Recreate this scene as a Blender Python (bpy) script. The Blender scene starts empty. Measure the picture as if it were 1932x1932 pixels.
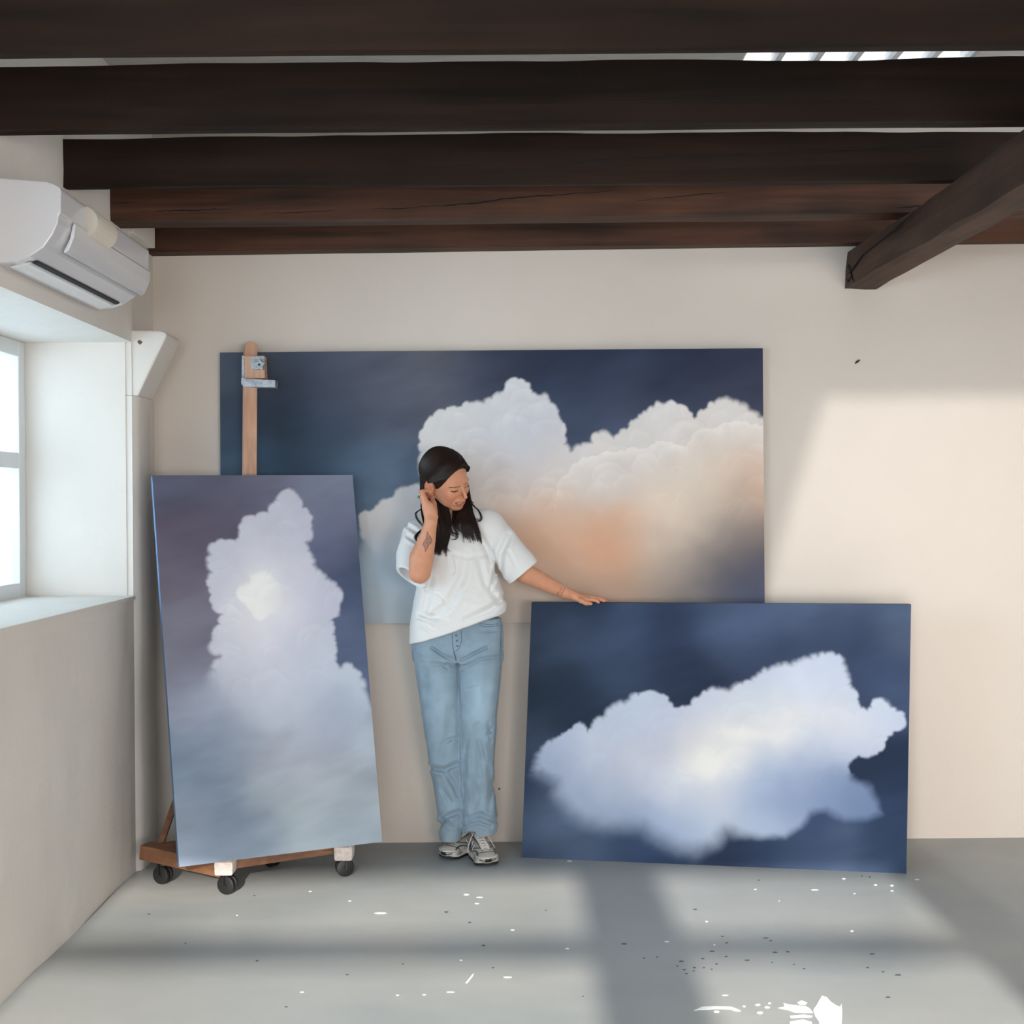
import bpy, bmesh, math, random
import numpy as np
from mathutils import Vector, Matrix
random.seed(4)
rng = np.random.RandomState(7)
SC = bpy.context.scene
COL = SC.collection

# ------------------------------------------------------------------ camera
F_PX, HOR, CX, CAM_Z, ROLL = 2254.0, 950.0, 966.0, 1.42, 0.0080
cam_d = bpy.data.cameras.new('camera'); cam = bpy.data.objects.new('camera', cam_d); COL.objects.link(cam)
cam.location = (0, 0, CAM_Z)
cam.rotation_euler = (Matrix.Rotation(math.pi/2, 3, 'X') @ Matrix.Rotation(-ROLL, 3, 'Z')).to_euler()
cam_d.sensor_fit = 'HORIZONTAL'; cam_d.sensor_width = 36; cam_d.lens = F_PX/1932*36
cam_d.shift_y = -16/1932; cam_d.clip_start = .02
SC.camera = cam

# ------------------------------------------------------------------ light, exposure
SC.view_settings.view_transform = 'Standard'; SC.view_settings.look = 'None'
SC.view_settings.exposure = -0.10; SC.view_settings.gamma = 1; SC.view_settings.use_curve_mapping = False
w = bpy.data.worlds.new('sky'); SC.world = w; w.use_nodes = True
w.node_tree.nodes['Background'].inputs[0].default_value = (.62, .80, 1, 1)
w.node_tree.nodes['Background'].inputs[1].default_value = 1.6

def light(name, kind, loc, target, power, color, size=None, size_y=None, angle=None, radius=None, spot=None):
    d = bpy.data.lights.new(name, kind); o = bpy.data.objects.new(name, d); COL.objects.link(o)
    o.location = loc
    o.rotation_euler = (Vector(target)-Vector(loc)).to_track_quat('-Z', 'Y').to_euler()
    d.energy = power; d.color = color
    if size: d.shape = 'RECTANGLE'; d.size = size; d.size_y = size_y
    if angle is not None: d.angle = angle
    if radius is not None: d.shadow_soft_size = radius
    if spot: d.spot_size = spot; d.spot_blend = .1
    return o
SUN_EL = math.radians(22)
light('sun', 'SUN', (0, -8, 5), (0.0, -8+math.cos(SUN_EL), 5-math.sin(SUN_EL)), 8.5, (1, .92, .82), angle=math.radians(1.1))
# daylight through the big openings in the wall behind the camera
light('daylight_rear', 'AREA', (-.5, -2.3, 1.45), (-.1, 4.6, .8), 56, (.88, .95, 1), 1.9, 1.2)
light('daylight_rear_right', 'AREA', (1.85, -2.3, 1.3), (.6, 4.6, 1.0), 138, (1, .93, .87), 1.2, 1.0)
# cool daylight through the window in the left wall
light('daylight_left', 'AREA', (-2.25, 3.9, 1.6), (0, 4.1, 1.2), 34, (.66, .86, 1), 1.2, .95)
light('cool_fill_left', 'AREA', (-2.1, 1.75, 1.6), (-.6, 4.6, 1.1), 56, (.60, .83, 1), 1.3, .95)  # added lamp at the unseen second window, cool light on woman and wall
# unseen spot added to draw the bright patch on the back wall
PATCH_P = (2.0, -2.6, 2.0)
light('patch_spot', 'SPOT', PATCH_P, (1.8, 5, 1.0), 950, (1, .965, .93), radius=.008, spot=math.radians(50))
# added fill lamp, out of view, that brightens the ceiling above the joists
light('roof_space_fill', 'AREA', (2.7, 3.7, 2.84), (-1.4, 3.9, 3.0), 14, (.82, .92, 1), .9, .22)

# ------------------------------------------------------------------ helpers
cr_, sr_ = math.cos(ROLL), math.sin(ROLL)
def U(px, py, D):
    """point at depth D (metres in front of the camera) seen at full-frame position px, py"""
    X = px-CX; Y = py-HOR
    x = X*cr_-Y*sr_; y = X*sr_+Y*cr_
    return Vector((x/F_PX*D, D, CAM_Z-y/F_PX*D))
def s2l(c):
    c = np.asarray(c, float)/255.0
    return np.where(c <= .04045, c/12.92, ((c+.055)/1.055)**2.4)
def rgb(r, g, b): return tuple(float(v) for v in s2l((r, g, b)))+(1.0,)

def mat(name, color, rough=.6, metal=0, bump=None, var=None, coat=0, spec=.5):
    """principled material; var=(scale, amount, stretch) mottles the colour, bump=(scale, strength, stretch)"""
    m = bpy.data.materials.new(name); m.use_nodes = True; nt = m.node_tree; N = nt.nodes; Lk = nt.links
    b = N['Principled BSDF']; b.inputs['Base Color'].default_value = color
    b.inputs['Roughness'].default_value = rough; b.inputs['Metallic'].default_value = metal
    b.inputs['Specular IOR Level'].default_value = spec
    if coat: b.inputs['Coat Weight'].default_value = coat
    tc = N.new('ShaderNodeTexCoord')
    def noise(scale, stretch, det=5):
        mp = N.new('ShaderNodeMapping'); mp.inputs['Scale'].default_value = stretch
        Lk.new(tc.outputs['Object'], mp.inputs['Vector'])
        n = N.new('ShaderNodeTexNoise'); n.inputs['Scale'].default_value = scale; n.inputs['Detail'].default_value = det
        Lk.new(mp.outputs[0], n.inputs['Vector']); return n
    if var:
        n = noise(var[0], var[2] if len(var) > 2 else (1, 1, 1))
        r = N.new('ShaderNodeValToRGB'); a = var[1]
        r.color_ramp.elements[0].position = .3; r.color_ramp.elements[1].position = .7
        r.color_ramp.elements[0].color = tuple(max(0, v*(1-a)) for v in color[:3])+(1,)
        r.color_ramp.elements[1].color = tuple(min(1, v*(1+a)) for v in color[:3])+(1,)
        Lk.new(n.outputs['Fac'], r.inputs[0]); Lk.new(r.outputs[0], b.inputs['Base Color'])
    if bump:
        n = noise(bump[0], bump[2] if len(bump) > 2 else (1, 1, 1), 8)
        bp = N.new('ShaderNodeBump'); bp.inputs['Strength'].default_value = bump[1]; bp.inputs['Distance'].default_value = .01
        Lk.new(n.outputs['Fac'], bp.inputs['Height']); Lk.new(bp.outputs[0], b.inputs['Normal'])
    return m
def attr_mat(name, rough=.6, bump=None, spec=.5, sss=0, sheen=0):
    """material that takes its colour from the mesh's own colour attribute"""
    m = mat(name, (.5, .5, .5, 1), rough, bump=bump, spec=spec)
    N = m.node_tree.nodes; a = N.new('ShaderNodeAttribute'); a.attribute_name = 'paint'
    b = N['Principled BSDF']; m.node_tree.links.new(a.outputs['Color'], b.inputs['Base Color'])
    if sss:
        b.inputs['Subsurface Weight'].default_value = sss; b.inputs['Subsurface Radius'].default_value = (1, .35, .2)
        b.inputs['Subsurface Scale'].default_value = .006
    if sheen: b.inputs['Sheen Weight'].default_value = sheen
    return m

def link(o, parent=None):
    COL.objects.link(o)
    if parent:
        o.parent = parent
        o.matrix_parent_inverse = parent.matrix_world.inverted() if parent.type != 'EMPTY' else Matrix.Translation(-Vector(parent.location))
    return o
def np_mesh(name, V, Fq, m, parent=None, smooth=True, colors=None):
    """mesh from numpy arrays; Fq is an (n,4) or (n,3) array or a list of tuples"""
    me = bpy.data.meshes.new(name)
    if isinstance(Fq, np.ndarray):
        n, k = Fq.shape
        me.vertices.add(len(V)); me.vertices.foreach_set('co', np.asarray(V, np.float32).ravel())
        me.loops.add(n*k); me.loops.foreach_set('vertex_index', Fq.astype(np.int32).ravel())
        me.polygons.add(n); me.polygons.foreach_set('loop_start', np.arange(0, n*k, k, dtype=np.int32))
        me.polygons.foreach_set('loop_total', np.full(n, k, dtype=np.int32))
        me.update(calc_edges=True)
    else:
        me.from_pydata([tuple(v) for v in V], [], [tuple(f) for f in Fq]); me.update()
    me.polygons.foreach_set('use_smooth', np.full(len(me.polygons), smooth, dtype=bool))
    if colors is not None:
        at = me.color_attributes.new('paint', 'FLOAT_COLOR', 'POINT')
        c4 = np.ones((len(V), 4), np.float32); c4[:, :3] = colors; at.data.foreach_set('color', c4.ravel())
    me.materials.append(m)
    return link(bpy.data.objects.new(name, me), parent)
def thing(name, label, cat, loc=(0, 0, 0), group=None):
    o = bpy.data.objects.new(name, None); COL.objects.link(o); o.location = loc
    o.empty_display_size = .05
    tag(o, label, cat, group); return o
def tag(o, label, cat, group=None):
    o['label'] = label; o['category'] = cat
    if group: o['group'] = group
    return o
def struct(o): o['kind'] = 'structure'; return o

class MB:
    """collects simple shapes for one mesh"""
    def __init__(s): s.V = []; s.F = []
    def add(s, V, F):
        k = len(s.V); s.V += [tuple(v) for v in V]; s.F += [tuple(i+k for i in f) for f in F]; return s
    def box(s, a, b):
        x0, y0, z0 = a; x1, y1, z1 = b
        V = [(x0, y0, z0), (x1, y0, z0), (x1, y1, z0), (x0, y1, z0), (x0, y0, z1), (x1, y0, z1), (x1, y1, z1), (x0, y1, z1)]
        return s.add(V, [(0, 3, 2, 1), (4, 5, 6, 7), (0, 1, 5, 4), (1, 2, 6, 5), (2, 3, 7, 6), (3, 0, 4, 7)])
    def prism(s, pts, vec):
        """closed outline pts (3-D) pushed along vec"""
        n = len(pts); vec = Vector(vec)
        V = [Vector(p) for p in pts]+[Vector(p)+vec for p in pts]
        F = [tuple(range(n))[::-1], tuple(range(n, 2*n))]+[(i, (i+1) % n, n+(i+1) % n, n+i) for i in range(n)]
        return s.add(V, F)
    def bar(s, a, b, w, h, up=(0, 0, 1)):
        """rectangular bar from a to b, width w across, height h along up"""
        a = Vector(a); b = Vector(b); d = (b-a).normalized(); sd = d.cross(Vector(up)).normalized(); u = sd.cross(d)
        pts = [a+sd*(i*w/2)+u*(j*h/2) for i, j in ((-1, -1), (1, -1), (1, 1), (-1, 1))]
        return s.prism(pts, b-a)
    def tube(s, path, r, n=8, cap=True):
        path = [Vector(p) for p in path]; R = r if hasattr(r, '__len__') else [r]*len(path)
        k0 = len(s.V); up = Vector((0.13, .21, .97))
        for i, p in enumerate(path):
            d = (path[min(i+1, len(path)-1)]-path[max(i-1, 0)]).normalized()
            if abs(d.dot(up)) > .97: up = Vector((1, .1, 0))
            a = d.cross(up).normalized(); b = d.cross(a); up = a.cross(d)
            for j in range(n):
                t = 2*math.pi*j/n; s.V.append(tuple(p+(a*math.cos(t)+b*math.sin(t))*R[i]))
        for i in range(len(path)-1):
            for j in range(n):
                q = k0+i*n; s.F.append((q+j, q+(j+1) % n, q+n+(j+1) % n, q+n+j))
        if cap:
            s.F.append(tuple(k0+j for j in range(n))[::-1]); e = k0+(len(path)-1)*n; s.F.append(tuple(e+j for j in range(n)))
        return s
    def cyl(s, a, b, r, n=24, bev=0):
        a = Vector(a); b = Vector(b); d = (b-a); L = d.length; d.normalize()
        if bev: return s.tube([a, a+d*bev*.3, a+d*bev, b-d*bev, b-d*bev*.3, b], [r-bev, r-bev*.3, r, r, r-bev*.3, r-bev], n)
        return s.tube([a, b], r, n)
    def ball(s, c, r, n=16):
        c = Vector(c); P = [c+Vector((0, 0, math.cos(math.pi*i/n)*r)) for i in range(1, n)]
        return s.tube(P, [math.sin(math.pi*i/n)*r for i in range(1, n)], n)
    def build(s, name, m, parent=None, smooth=False, bevel=0, auto=None):
        me = bpy.data.meshes.new(name); me.from_pydata(s.V, [], s.F)
        bm = bmesh.new(); bm.from_mesh(me); bmesh.ops.recalc_face_normals(bm, faces=bm.faces)
        if bevel: bmesh.ops.bevel(bm, geom=[e for e in bm.edges if e.calc_face_angle(0) > .6], offset=bevel, segments=2, profile=.6, affect='EDGES')
        if smooth:
            for f in bm.faces: f.smooth = True
            for e in bm.edges:
                if e.calc_face_angle(0) > .7: e.smooth = False
        bm.to_mesh(me); bm.free(); me.materials.append(m)
        return link(bpy.data.objects.new(name, me), parent)

# numpy value noise, 3-D, smooth
_tab = rng.rand(64, 64, 64).astype(np.float32)
def vnoise(P, scale=1.0, seed=0):
    Q = np.asarray(P, np.float32)*scale+seed*17.37; i = np.floor(Q).astype(int); f = Q-i; f = f*f*(3-2*f); i &= 63; j = (i+1) & 63
    x0, y0, z0 = i[..., 0], i[..., 1], i[..., 2]; x1, y1, z1 = j[..., 0], j[..., 1], j[..., 2]; fx, fy, fz = f[..., 0], f[..., 1], f[..., 2]
    a = _tab[x0, y0, z0]*(1-fx)+_tab[x1, y0, z0]*fx; b = _tab[x0, y1, z0]*(1-fx)+_tab[x1, y1, z0]*fx
    c = _tab[x0, y0, z1]*(1-fx)+_tab[x1, y0, z1]*fx; d = _tab[x0, y1, z1]*(1-fx)+_tab[x1, y1, z1]*fx
    return ((a*(1-fy)+b*fy)*(1-fz)+(c*(1-fy)+d*fy)*fz)*2-1
def fbm(P, scale, octaves=4, seed=0):
    return sum(vnoise(P, scale*2**k, seed+k)*.5**k for k in range(octaves))

# ------------------------------------------------------------------ materials of the room
M_WALL = mat('limewashed_plaster', rgb(222, 211, 200), .9, bump=(9, .35), var=(1.3, .035))
M_WALL_L = mat('white_plaster', rgb(224, 218, 210), .9, bump=(7, .5), var=(2, .03))
M_REAR = mat('rear_plaster', rgb(205, 196, 186), .95)
M_CEIL = mat('whitewashed_boards', rgb(205, 200, 195), .85, bump=(20, .4), var=(12, .1, (1, 8, 1)))
M_FRAME = mat('white_window_paint', rgb(225, 228, 230), .45)

def floor_mat():
    m = mat('painted_concrete', rgb(172, 174, 174), .38, spec=.4); nt = m.node_tree; N = nt.nodes; L = nt.links; b = N['Principled BSDF']
    tc = N.new('ShaderNodeTexCoord')
    def noi(s, d, st=(1, 1, 1)):
        mp = N.new('ShaderNodeMapping'); mp.inputs['Scale'].default_value = st; L.new(tc.outputs['Object'], mp.inputs[0])
        n = N.new('ShaderNodeTexNoise'); n.inputs['Scale'].default_value = s; n.inputs['Detail'].default_value = d; L.new(mp.outputs[0], n.inputs['Vector']); return n
    n1 = noi(1.1, 6, (1, 1.6, 1)); r = N.new('ShaderNodeValToRGB'); e = r.color_ramp.elements
    e[0].position = .3; e[0].color = rgb(143, 149, 151); e[1].position = .72; e[1].color = rgb(166, 167, 165)
    L.new(n1.outputs['Fac'], r.inputs[0]); L.new(r.outputs[0], b.inputs['Base Color'])
    n2 = noi(4, 8); mr = N.new('ShaderNodeMapRange'); mr.inputs['To Min'].default_value = .28; mr.inputs['To Max'].default_value = .55
    L.new(n2.outputs['Fac'], mr.inputs['Value']); L.new(mr.outputs[0], b.inputs['Roughness'])
    n3 = noi(14, 10); bp = N.new('ShaderNodeBump'); bp.inputs['Strength'].default_value = .12; bp.inputs['Distance'].default_value = .01
    L.new(n3.outputs['Fac'], bp.inputs['Height']); L.new(bp.outputs[0], b.inputs['Normal'])
    return m
M_FLOOR = floor_mat()

def wood_mat(name, dark, light_, rough=.5, sc=1.0, axis='x', spec=.5, bump=.5):
    m = mat(name, dark, rough, spec=spec); nt = m.node_tree; N = nt.nodes; L = nt.links; b = N['Principled BSDF']
    tc = N.new('ShaderNodeTexCoord'); st = {'x': (.35, 6, 6), 'y': (6, .35, 6), 'z': (6, 6, .35)}[axis]
    mp = N.new('ShaderNodeMapping'); mp.inputs['Scale'].default_value = tuple(v*sc for v in st); L.new(tc.outputs['Object'], mp.inputs[0])
    n = N.new('ShaderNodeTexNoise'); n.inputs['Scale'].default_value = 3; n.inputs['Detail'].default_value = 9; n.inputs['Distortion'].default_value = .6
    L.new(mp.outputs[0], n.inputs['Vector'])
    n2 = N.new('ShaderNodeTexNoise'); n2.inputs['Scale'].default_value = 1.6; n2.inputs['Detail'].default_value = 3; L.new(tc.outputs['Object'], n2.inputs['Vector'])
    mx = N.new('ShaderNodeMath'); mx.operation = 'MULTIPLY_ADD'; mx.inputs[1].default_value = .6; L.new(n.outputs['Fac'], mx.inputs[0])
    m2 = N.new('ShaderNodeMath'); m2.operation = 'MULTIPLY'; m2.inputs[1].default_value = .4; L.new(n2.outputs['Fac'], m2.inputs[0]); L.new(m2.outputs[0], mx.inputs[2])
    r = N.new('ShaderNodeValToRGB'); e = r.color_ramp.elements; e[0].position = .36; e[0].color = dark; e[1].position = .64; e[1].color = light_
    L.new(mx.outputs[0], r.inputs[0]); L.new(r.outputs[0], b.inputs['Base Color'])
    bp = N.new('ShaderNodeBump'); bp.inputs['Strength'].default_value = bump; bp.inputs['Distance'].default_value = .004
    L.new(n.outputs['Fac'], bp.inputs['Height']); L.new(bp.outputs[0], b.inputs['Normal'])
    return m
M_BEAM = wood_mat('dark_stained_oak', rgb(22, 15, 11), rgb(44, 29, 21), .65, spec=.15)
M_BEAM2 = wood_mat('reddish_stained_oak', rgb(40, 26, 19), rgb(94, 59, 41), .6, spec=.25)
M_BEAM_Y = wood_mat('dark_stained_oak_lengthwise', rgb(40, 29, 23), rgb(88, 62, 48), .65, axis='y', spec=.25)
M_CRACK = mat('shadowed_split', rgb(12, 8, 6), .9)

# ------------------------------------------------------------------ the room
XL, XR, YB, YR, ZT = -1.50, 2.75, 5.017, -1.6, 3.05
struct(MB().box((XL-.6, YR-.2, -.1), (XR+.2, YB+.25, 0)).build('floor', M_FLOOR))
struct(MB().box((XL-.6, YB, 0), (XR+.2, YB+.25, ZT+.1)).build('wall_back', M_WALL))
struct(MB().box((XR, YR-.2, 0), (XR+.2, YB, ZT+.1)).build('wall_right', M_WALL))
# ceiling of whitewashed boards, with an opening for the rooflight
SKY = (.86, 1.72, 3.75, 4.55)
mb = MB()
for a, b in (((XL-.6, YR-.2), (XR+.2, SKY[2])), ((XL-.6, SKY[3]), (XR+.2, YB+.25)), ((XL-.6, SKY[2]), (SKY[0], SKY[3])), ((SKY[1], SKY[2]), (XR+.2, SKY[3]))):
    mb.box((a[0], a[1], ZT), (b[0], b[1], ZT+.12))
struct(mb.build('ceiling', M_CEIL))
M_GLASS = mat('window_glass', (1, 1, 1, 1), .02, spec=.5); M_GLASS.node_tree.nodes['Principled BSDF'].inputs['Transmission Weight'].default_value = 1
mb = MB()
for x in np.linspace(SKY[0], SKY[1], 7): mb.box((x-.012, SKY[2], ZT+.01), (x+.012, SKY[3], ZT+.06))
for y in (SKY[2], SKY[3]): mb.box((SKY[0], y-.02, ZT+.005), (SKY[1], y+.02, ZT+.065))
fr = struct(mb.build('window_3', M_FRAME)); MB().box((SKY[0], SKY[2], ZT+.03), (SKY[1], SKY[3], ZT+.036)).build('glass_pane', M_GLASS, fr)

# left wall with its deep window niche, and the return at the corner
NY0, NY1, NZ0, NZ1, XO = 3.30, 4.646, 1.07, 2.06, XL-.42
mb = MB()
XF = -1.475
def rough_panel(mb, y0, y1, z0, z1, x, seed, amp=.006, n=22):
    """uneven plaster face of the left wall"""
    ys = np.linspace(y0, y1, n); zs = np.linspace(z0, z1, n); Y, Z = np.meshgrid(ys, zs, indexing='ij')
    e = np.minimum(np.minimum((Y-y0), (y1-Y))/.05, np.minimum(Z-z0+.05, z1-Z)/.05).clip(0, 1)
    X = x+fbm(np.stack([Y, Z, Z*0+seed], -1), 3.0, 3)*amp*e
    V = np.stack([X, Y, Z], -1).reshape(-1, 3); F = [(i*n+j, (i+1)*n+j, (i+1)*n+j+1, i*n+j+1) for i in range(n-1) for j in range(n-1)]
    mb.add(V, F)
rough_panel(mb, NY0, NY1, 0, NZ0, XF, 1); rough_panel(mb, NY1, NY1+.012, 0, ZT, XF, 2, 0)
SY0, SY1 = 1.0, 2.5            # second niche nearer the viewer, added out of view for cool light
for xa, xb in ((XL-.5, XF-.03),): mb.box((xa, YR-.2, 0), (xb, SY0, ZT)); mb.box((xa, SY1, 0), (xb, NY0, ZT)); mb.box((xa, SY0, 0), (xb, SY1, NZ0)); mb.box((xa, SY0, NZ1), (xb, SY1, ZT))
mb.box((XL-.5, NY0, 0), (XF-.03, NY1, NZ0-.012)); mb.box((XL-.5, NY0, NZ1), (XF, NY1, ZT)); mb.box((XF-.03, YR-.2, 0), (XF, SY0, ZT)); mb.box((XF-.03, SY1, 0), (XF, NY0, ZT)); mb.box((XF-.03, SY0, 0), (XF, SY1, NZ0)); mb.box((XF-.03, SY0, NZ1), (XF, SY1, ZT))
mb.box((XL-.5, NY1, 0), (XL, YB, ZT))
struct(mb.build('wall_left', M_WALL_L))
# pillar strip between the niche and the corner with the plastered corbel on top
mb = MB(); D1, D2 = NY1+.004, 4.84
n = 30
for i in range(n):
    z0, z1 = 1.851*i/n, 1.851*(i+1)/n
    def prof(z):
        w = .006*vnoise(np.array([z*3, 1, 5]))+.035*max(0, 1-abs(z-1.25)/.7)**1*0
        return [(XL-.02, D1), (XF, D1), (-1.459+w, D1+.014), (-1.452+w, D1+.04), (-1.452+w, D2-.03), (-1.460+w, D2), (XL-.02, D2+.02)]
    a, b = prof(z0), prof(z1); k = len(mb.V); m_ = len(a)
    mb.V += [(x, y, z0) for x, y in a]+[(x, y, z1) for x, y in b]
    mb.F += [(k+j, k+j+1, k+m_+j+1, k+m_+j) for j in range(m_-1)]
mb2 = MB()
mb2.prism([(XL-.02, D1, 1.851), (-1.452, D1, 1.851), (-1.338, D1, 2.085), (-1.345, D1, 2.098), (-1.365, D1, 2.105), (XL-.02, D1, 2.107)], (0, D2-D1, 0))
k = len(mb.V)
struct(mb.build('trim_1', M_WALL_L, smooth=True))
struct(mb2.build('trim_2', M_WALL_L, bevel=.008))
mb = MB().box((XL-.5, NY0, NZ0-.011), (XF+.012, NY1-.01, NZ0+.004))
# window in the niche
fr = MB()
for y in (NY0+.03, (NY0+NY1)/2, NY1-.03): fr.box((XO-.03, y-.03, NZ0), (XO+.03, y+.03, NZ1))
for z in (NZ0+.03, 1.6, NZ1-.03): fr.box((XO-.028, NY0, z-.03), (XO+.028, NY1, z+.03))
wf = struct(fr.build('window_1', M_FRAME, bevel=.004))
mb.build('window_sill', M_WALL_L, wf, bevel=.003)
MB().box((XO-.004, NY0, NZ0), (XO+.002, NY1, NZ1)).build('glass_pane', M_GLASS, wf)

fr = MB()
for y in (SY0+.03, (SY0+SY1)/2, SY1-.03): fr.box((XO-.03, y-.03, NZ0), (XO+.03, y+.03, NZ1))
for z in (NZ0+.03, NZ1-.03): fr.box((XO-.028, SY0, z-.03), (XO+.028, SY1, z+.03))
struct(fr.build('added_window', M_FRAME, bevel=.004))  # added window frame, out of view, around the cool fill lamp
# wall behind the camera with window openings; cut as a grid of blocks around the openings
mb = MB()
def rear(x0, x1, z0, z1): mb.box((x0, YR-.04, z0), (x1, YR, z1))
ZS = math.tan(SUN_EL)
zb, zt = .85, 2.50            # sill and head of the sun windows
h0, h1 = 2.155, 2.235         # glazing bar
rear(XL, -1.47, 0, 3.05); rear(-1.47, 2.75, 0, zb); rear(-1.47, 2.75, 3.0, 3.05)
rear(-1.47, 1.43, zt, 3.0)
rear(.235, .545, zb, zt)
rear(-1.47, .235, h0, h1); rear(.545, 1.43, h0, h1)
def wp(x, z):                 # wall point -> rear-wall plane, along the ray from the added spot
    t = (YR-PATCH_P[1])/(YB-PATCH_P[1]); return PATCH_P[0]+(x-PATCH_P[0])*t, PATCH_P[2]+(z-PATCH_P[2])*t
A = wp(1.32, 1.86); B = wp(.80, .22); C = wp(1.70, 1.86)
# added mask panel, unseen; its slanted edge shapes the spot's patch
mb.prism([(1.43, YR, zb), (B[0], YR, B[1] if B[1] > zb else zb), (B[0], YR, B[1]), (A[0], YR, A[1]), (2.75, YR, A[1]), (2.75, YR, 3.0), (1.43, YR, 3.0)], (0, -.04, 0))
K1, K2 = wp(.9, 1.02), wp(1.66, -.6)
mb.box((1.70, YR-.04, K2[1]), (K2[0], YR, K1[1]))      # added block that keeps the spot off the wide canvas
wr = struct(mb.build('wall_rear', M_REAR))

# ------------------------------------------------------------------ ceiling joists
def beam(name, x0, x1, D, dz0, z1, wdt, label, seed, slope=0.0, cracks=(), amp=.006, m=None):
    """rough sawn joist across the room: bottom z, top z, depth wdt"""
    nx = 90; xs = np.linspace(x0, x1, nx)
    ring = []
    for (dy, z) in ((0, 0), (0, .33), (0, .66), (0, 1), (1, 1), (1, .5), (1, 0), (.5, 0)):
        ring.append((dy, z))
    V = []; k = len(ring)
    for i, x in enumerate(xs):
        for j, (dy, t) in enumerate(ring):
            z = dz0+(z1-dz0)*t+slope*(x-.1)
            n1 = float(vnoise(np.array([x*2.2, j*3.1, seed]))); n2 = float(vnoise(np.array([x*7, j*5.1, seed+9.])))
            V.append((x, D+dy*wdt+(n2*.35+n1*.4)*amp, z+(n1+.4*n2)*amp*(1.0 if t == 1 else .45)))
    Fs = [(i*k+j, i*k+(j+1) % k, (i+1)*k+(j+1) % k, (i+1)*k+j) for i in range(nx-1) for j in range(k)]
    Fs += [tuple(range(k)), tuple((nx-1)*k+j for j in range(k))[::-1]]
    b = MB(); b.add(V, Fs); o = b.build(name, m or M_BEAM, bevel=0)
    tag(o, label, 'beam', 'dark joists across the room')
    for pts, rad in cracks:
        P = []
        for (ax, ay), (bx, by) in zip(pts[:-1], pts[1:]):
            for t in np.linspace(0, 1, 14)[:-1]:
                jit = random.uniform(-1, 1)*.9
                P.append(U(ax+(bx-ax)*t, ay+(by-ay)*t+jit, D+.0005))
        P.append(U(*pts[-1], D+.0005))
        rr = [rad*(.25+.75*math.sin(math.pi*i/(len(P)-1)))*random.uniform(.6, 1.1) for i in range(len(P))]
        MB().tube(P, rr, 5).build('split', M_CRACK, o)
    return o
beam('ceiling_joist', XL-.02, 2.74, 2.785, 2.479, 2.80, .035, 'nearest dark joist, filling the top edge of the picture', 1, 0, [], .004)
beam('ceiling_joist', XL-.02, 2.74, 3.34, 2.479, 2.655, .060, 'second dark joist from the viewer, below the rooflight gap', 2, 0,
     [([(1000, 193), (1130, 191), (1290, 190), (1480, 191)], .003)], .007)
beam('ceiling_joist', XL-.02, 2.74, 3.95, 2.479, 2.640, .045, 'third dark joist from the viewer, split by a long crack', 3, 0.000,
     [([(740, 320), (960, 309), (1070, 311), (1120, 303), (1480, 290), (1570, 283), (1739, 274), (1900, 268)], .0042)], .007)
beam('ceiling_joist', XL-.02, 2.74, 4.41, 2.479, 2.655, .115, 'fourth dark joist from the viewer, reddish brown with knots', 4, .003,
     [([(438, 406), (600, 399), (760, 393), (900, 383), (960, 374), (1060, 367), (1200, 357)], .0034),
      ([(200, 383), (280, 381)], .002), ([(260, 399), (360, 397), (455, 393)], .0028), ([(1200, 379), (1290, 370), (1330, 366), (1420, 358)], .0018),
      ([(1390, 385), (1500, 372), (1600, 367), (1739, 368)], .0015), ([(1680, 392), (1739, 389), (1840, 385)], .004)], .005, M_BEAM2)
beam('ceiling_joist', XL-.02, 2.74, 4.93, 2.479, 2.66, .08, 'narrow reddish joist set against the back wall', 5, .006, [], .003, M_BEAM2)

# heavy timber running towards the viewer at the right
g = MB(); k = 8; ys = np.linspace(YB+.02, 2.2, 40); V = []
for i, y in enumerate(ys):
    t = (YB-y)/.9; zb_ = 2.308-.013*t; zt_ = 2.466-.03*t if t < 1 else 2.436-.001
    for j, (x, z) in enumerate(((1.41, zb_+.004), (1.405, (zb_+zt_)/2), (1.415, zt_), (1.54, zt_), (1.545, (zb_+zt_)/2), (1.53, zb_), (1.49, zb_-.004), (1.44, zb_))):
        q = np.array([y*5, j*2.7, 3.]); V.append((x+float(vnoise(q))*.007, y, z+float(vnoise(q+9))*.005))
Fs = [(i*k+j, i*k+(j+1) % k, (i+1)*k+(j+1) % k, (i+1)*k+j) for i in range(39) for j in range(k)]+[tuple(range(k)), tuple(39*k+j for j in range(k))]
gb = g.add(V, Fs).build('timber_girder', M_BEAM_Y)
tag(gb, 'heavy weathered timber at upper right, running out of the back wall under the joists', 'beam')
def gcrack(pts, r):
    P = [Vector((1.404, y, z)) for y, z in pts]; MB().tube(P, [r*.3]+[r]*(len(P)-2)+[r*.3], 5).build('split', M_CRACK, gb)
gcrack([(4.98, 2.36), (4.9, 2.37), (4.75, 2.40), (4.55, 2.405), (4.35, 2.41), (4.15, 2.425)], .004)
gcrack([(4.99, 2.40), (4.95, 2.395), (4.9, 2.33), (4.88, 2.315)], .003)
gcrack([(4.99, 2.35), (4.96, 2.33), (4.93, 2.345), (4.9, 2.34)], .0025)

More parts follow.
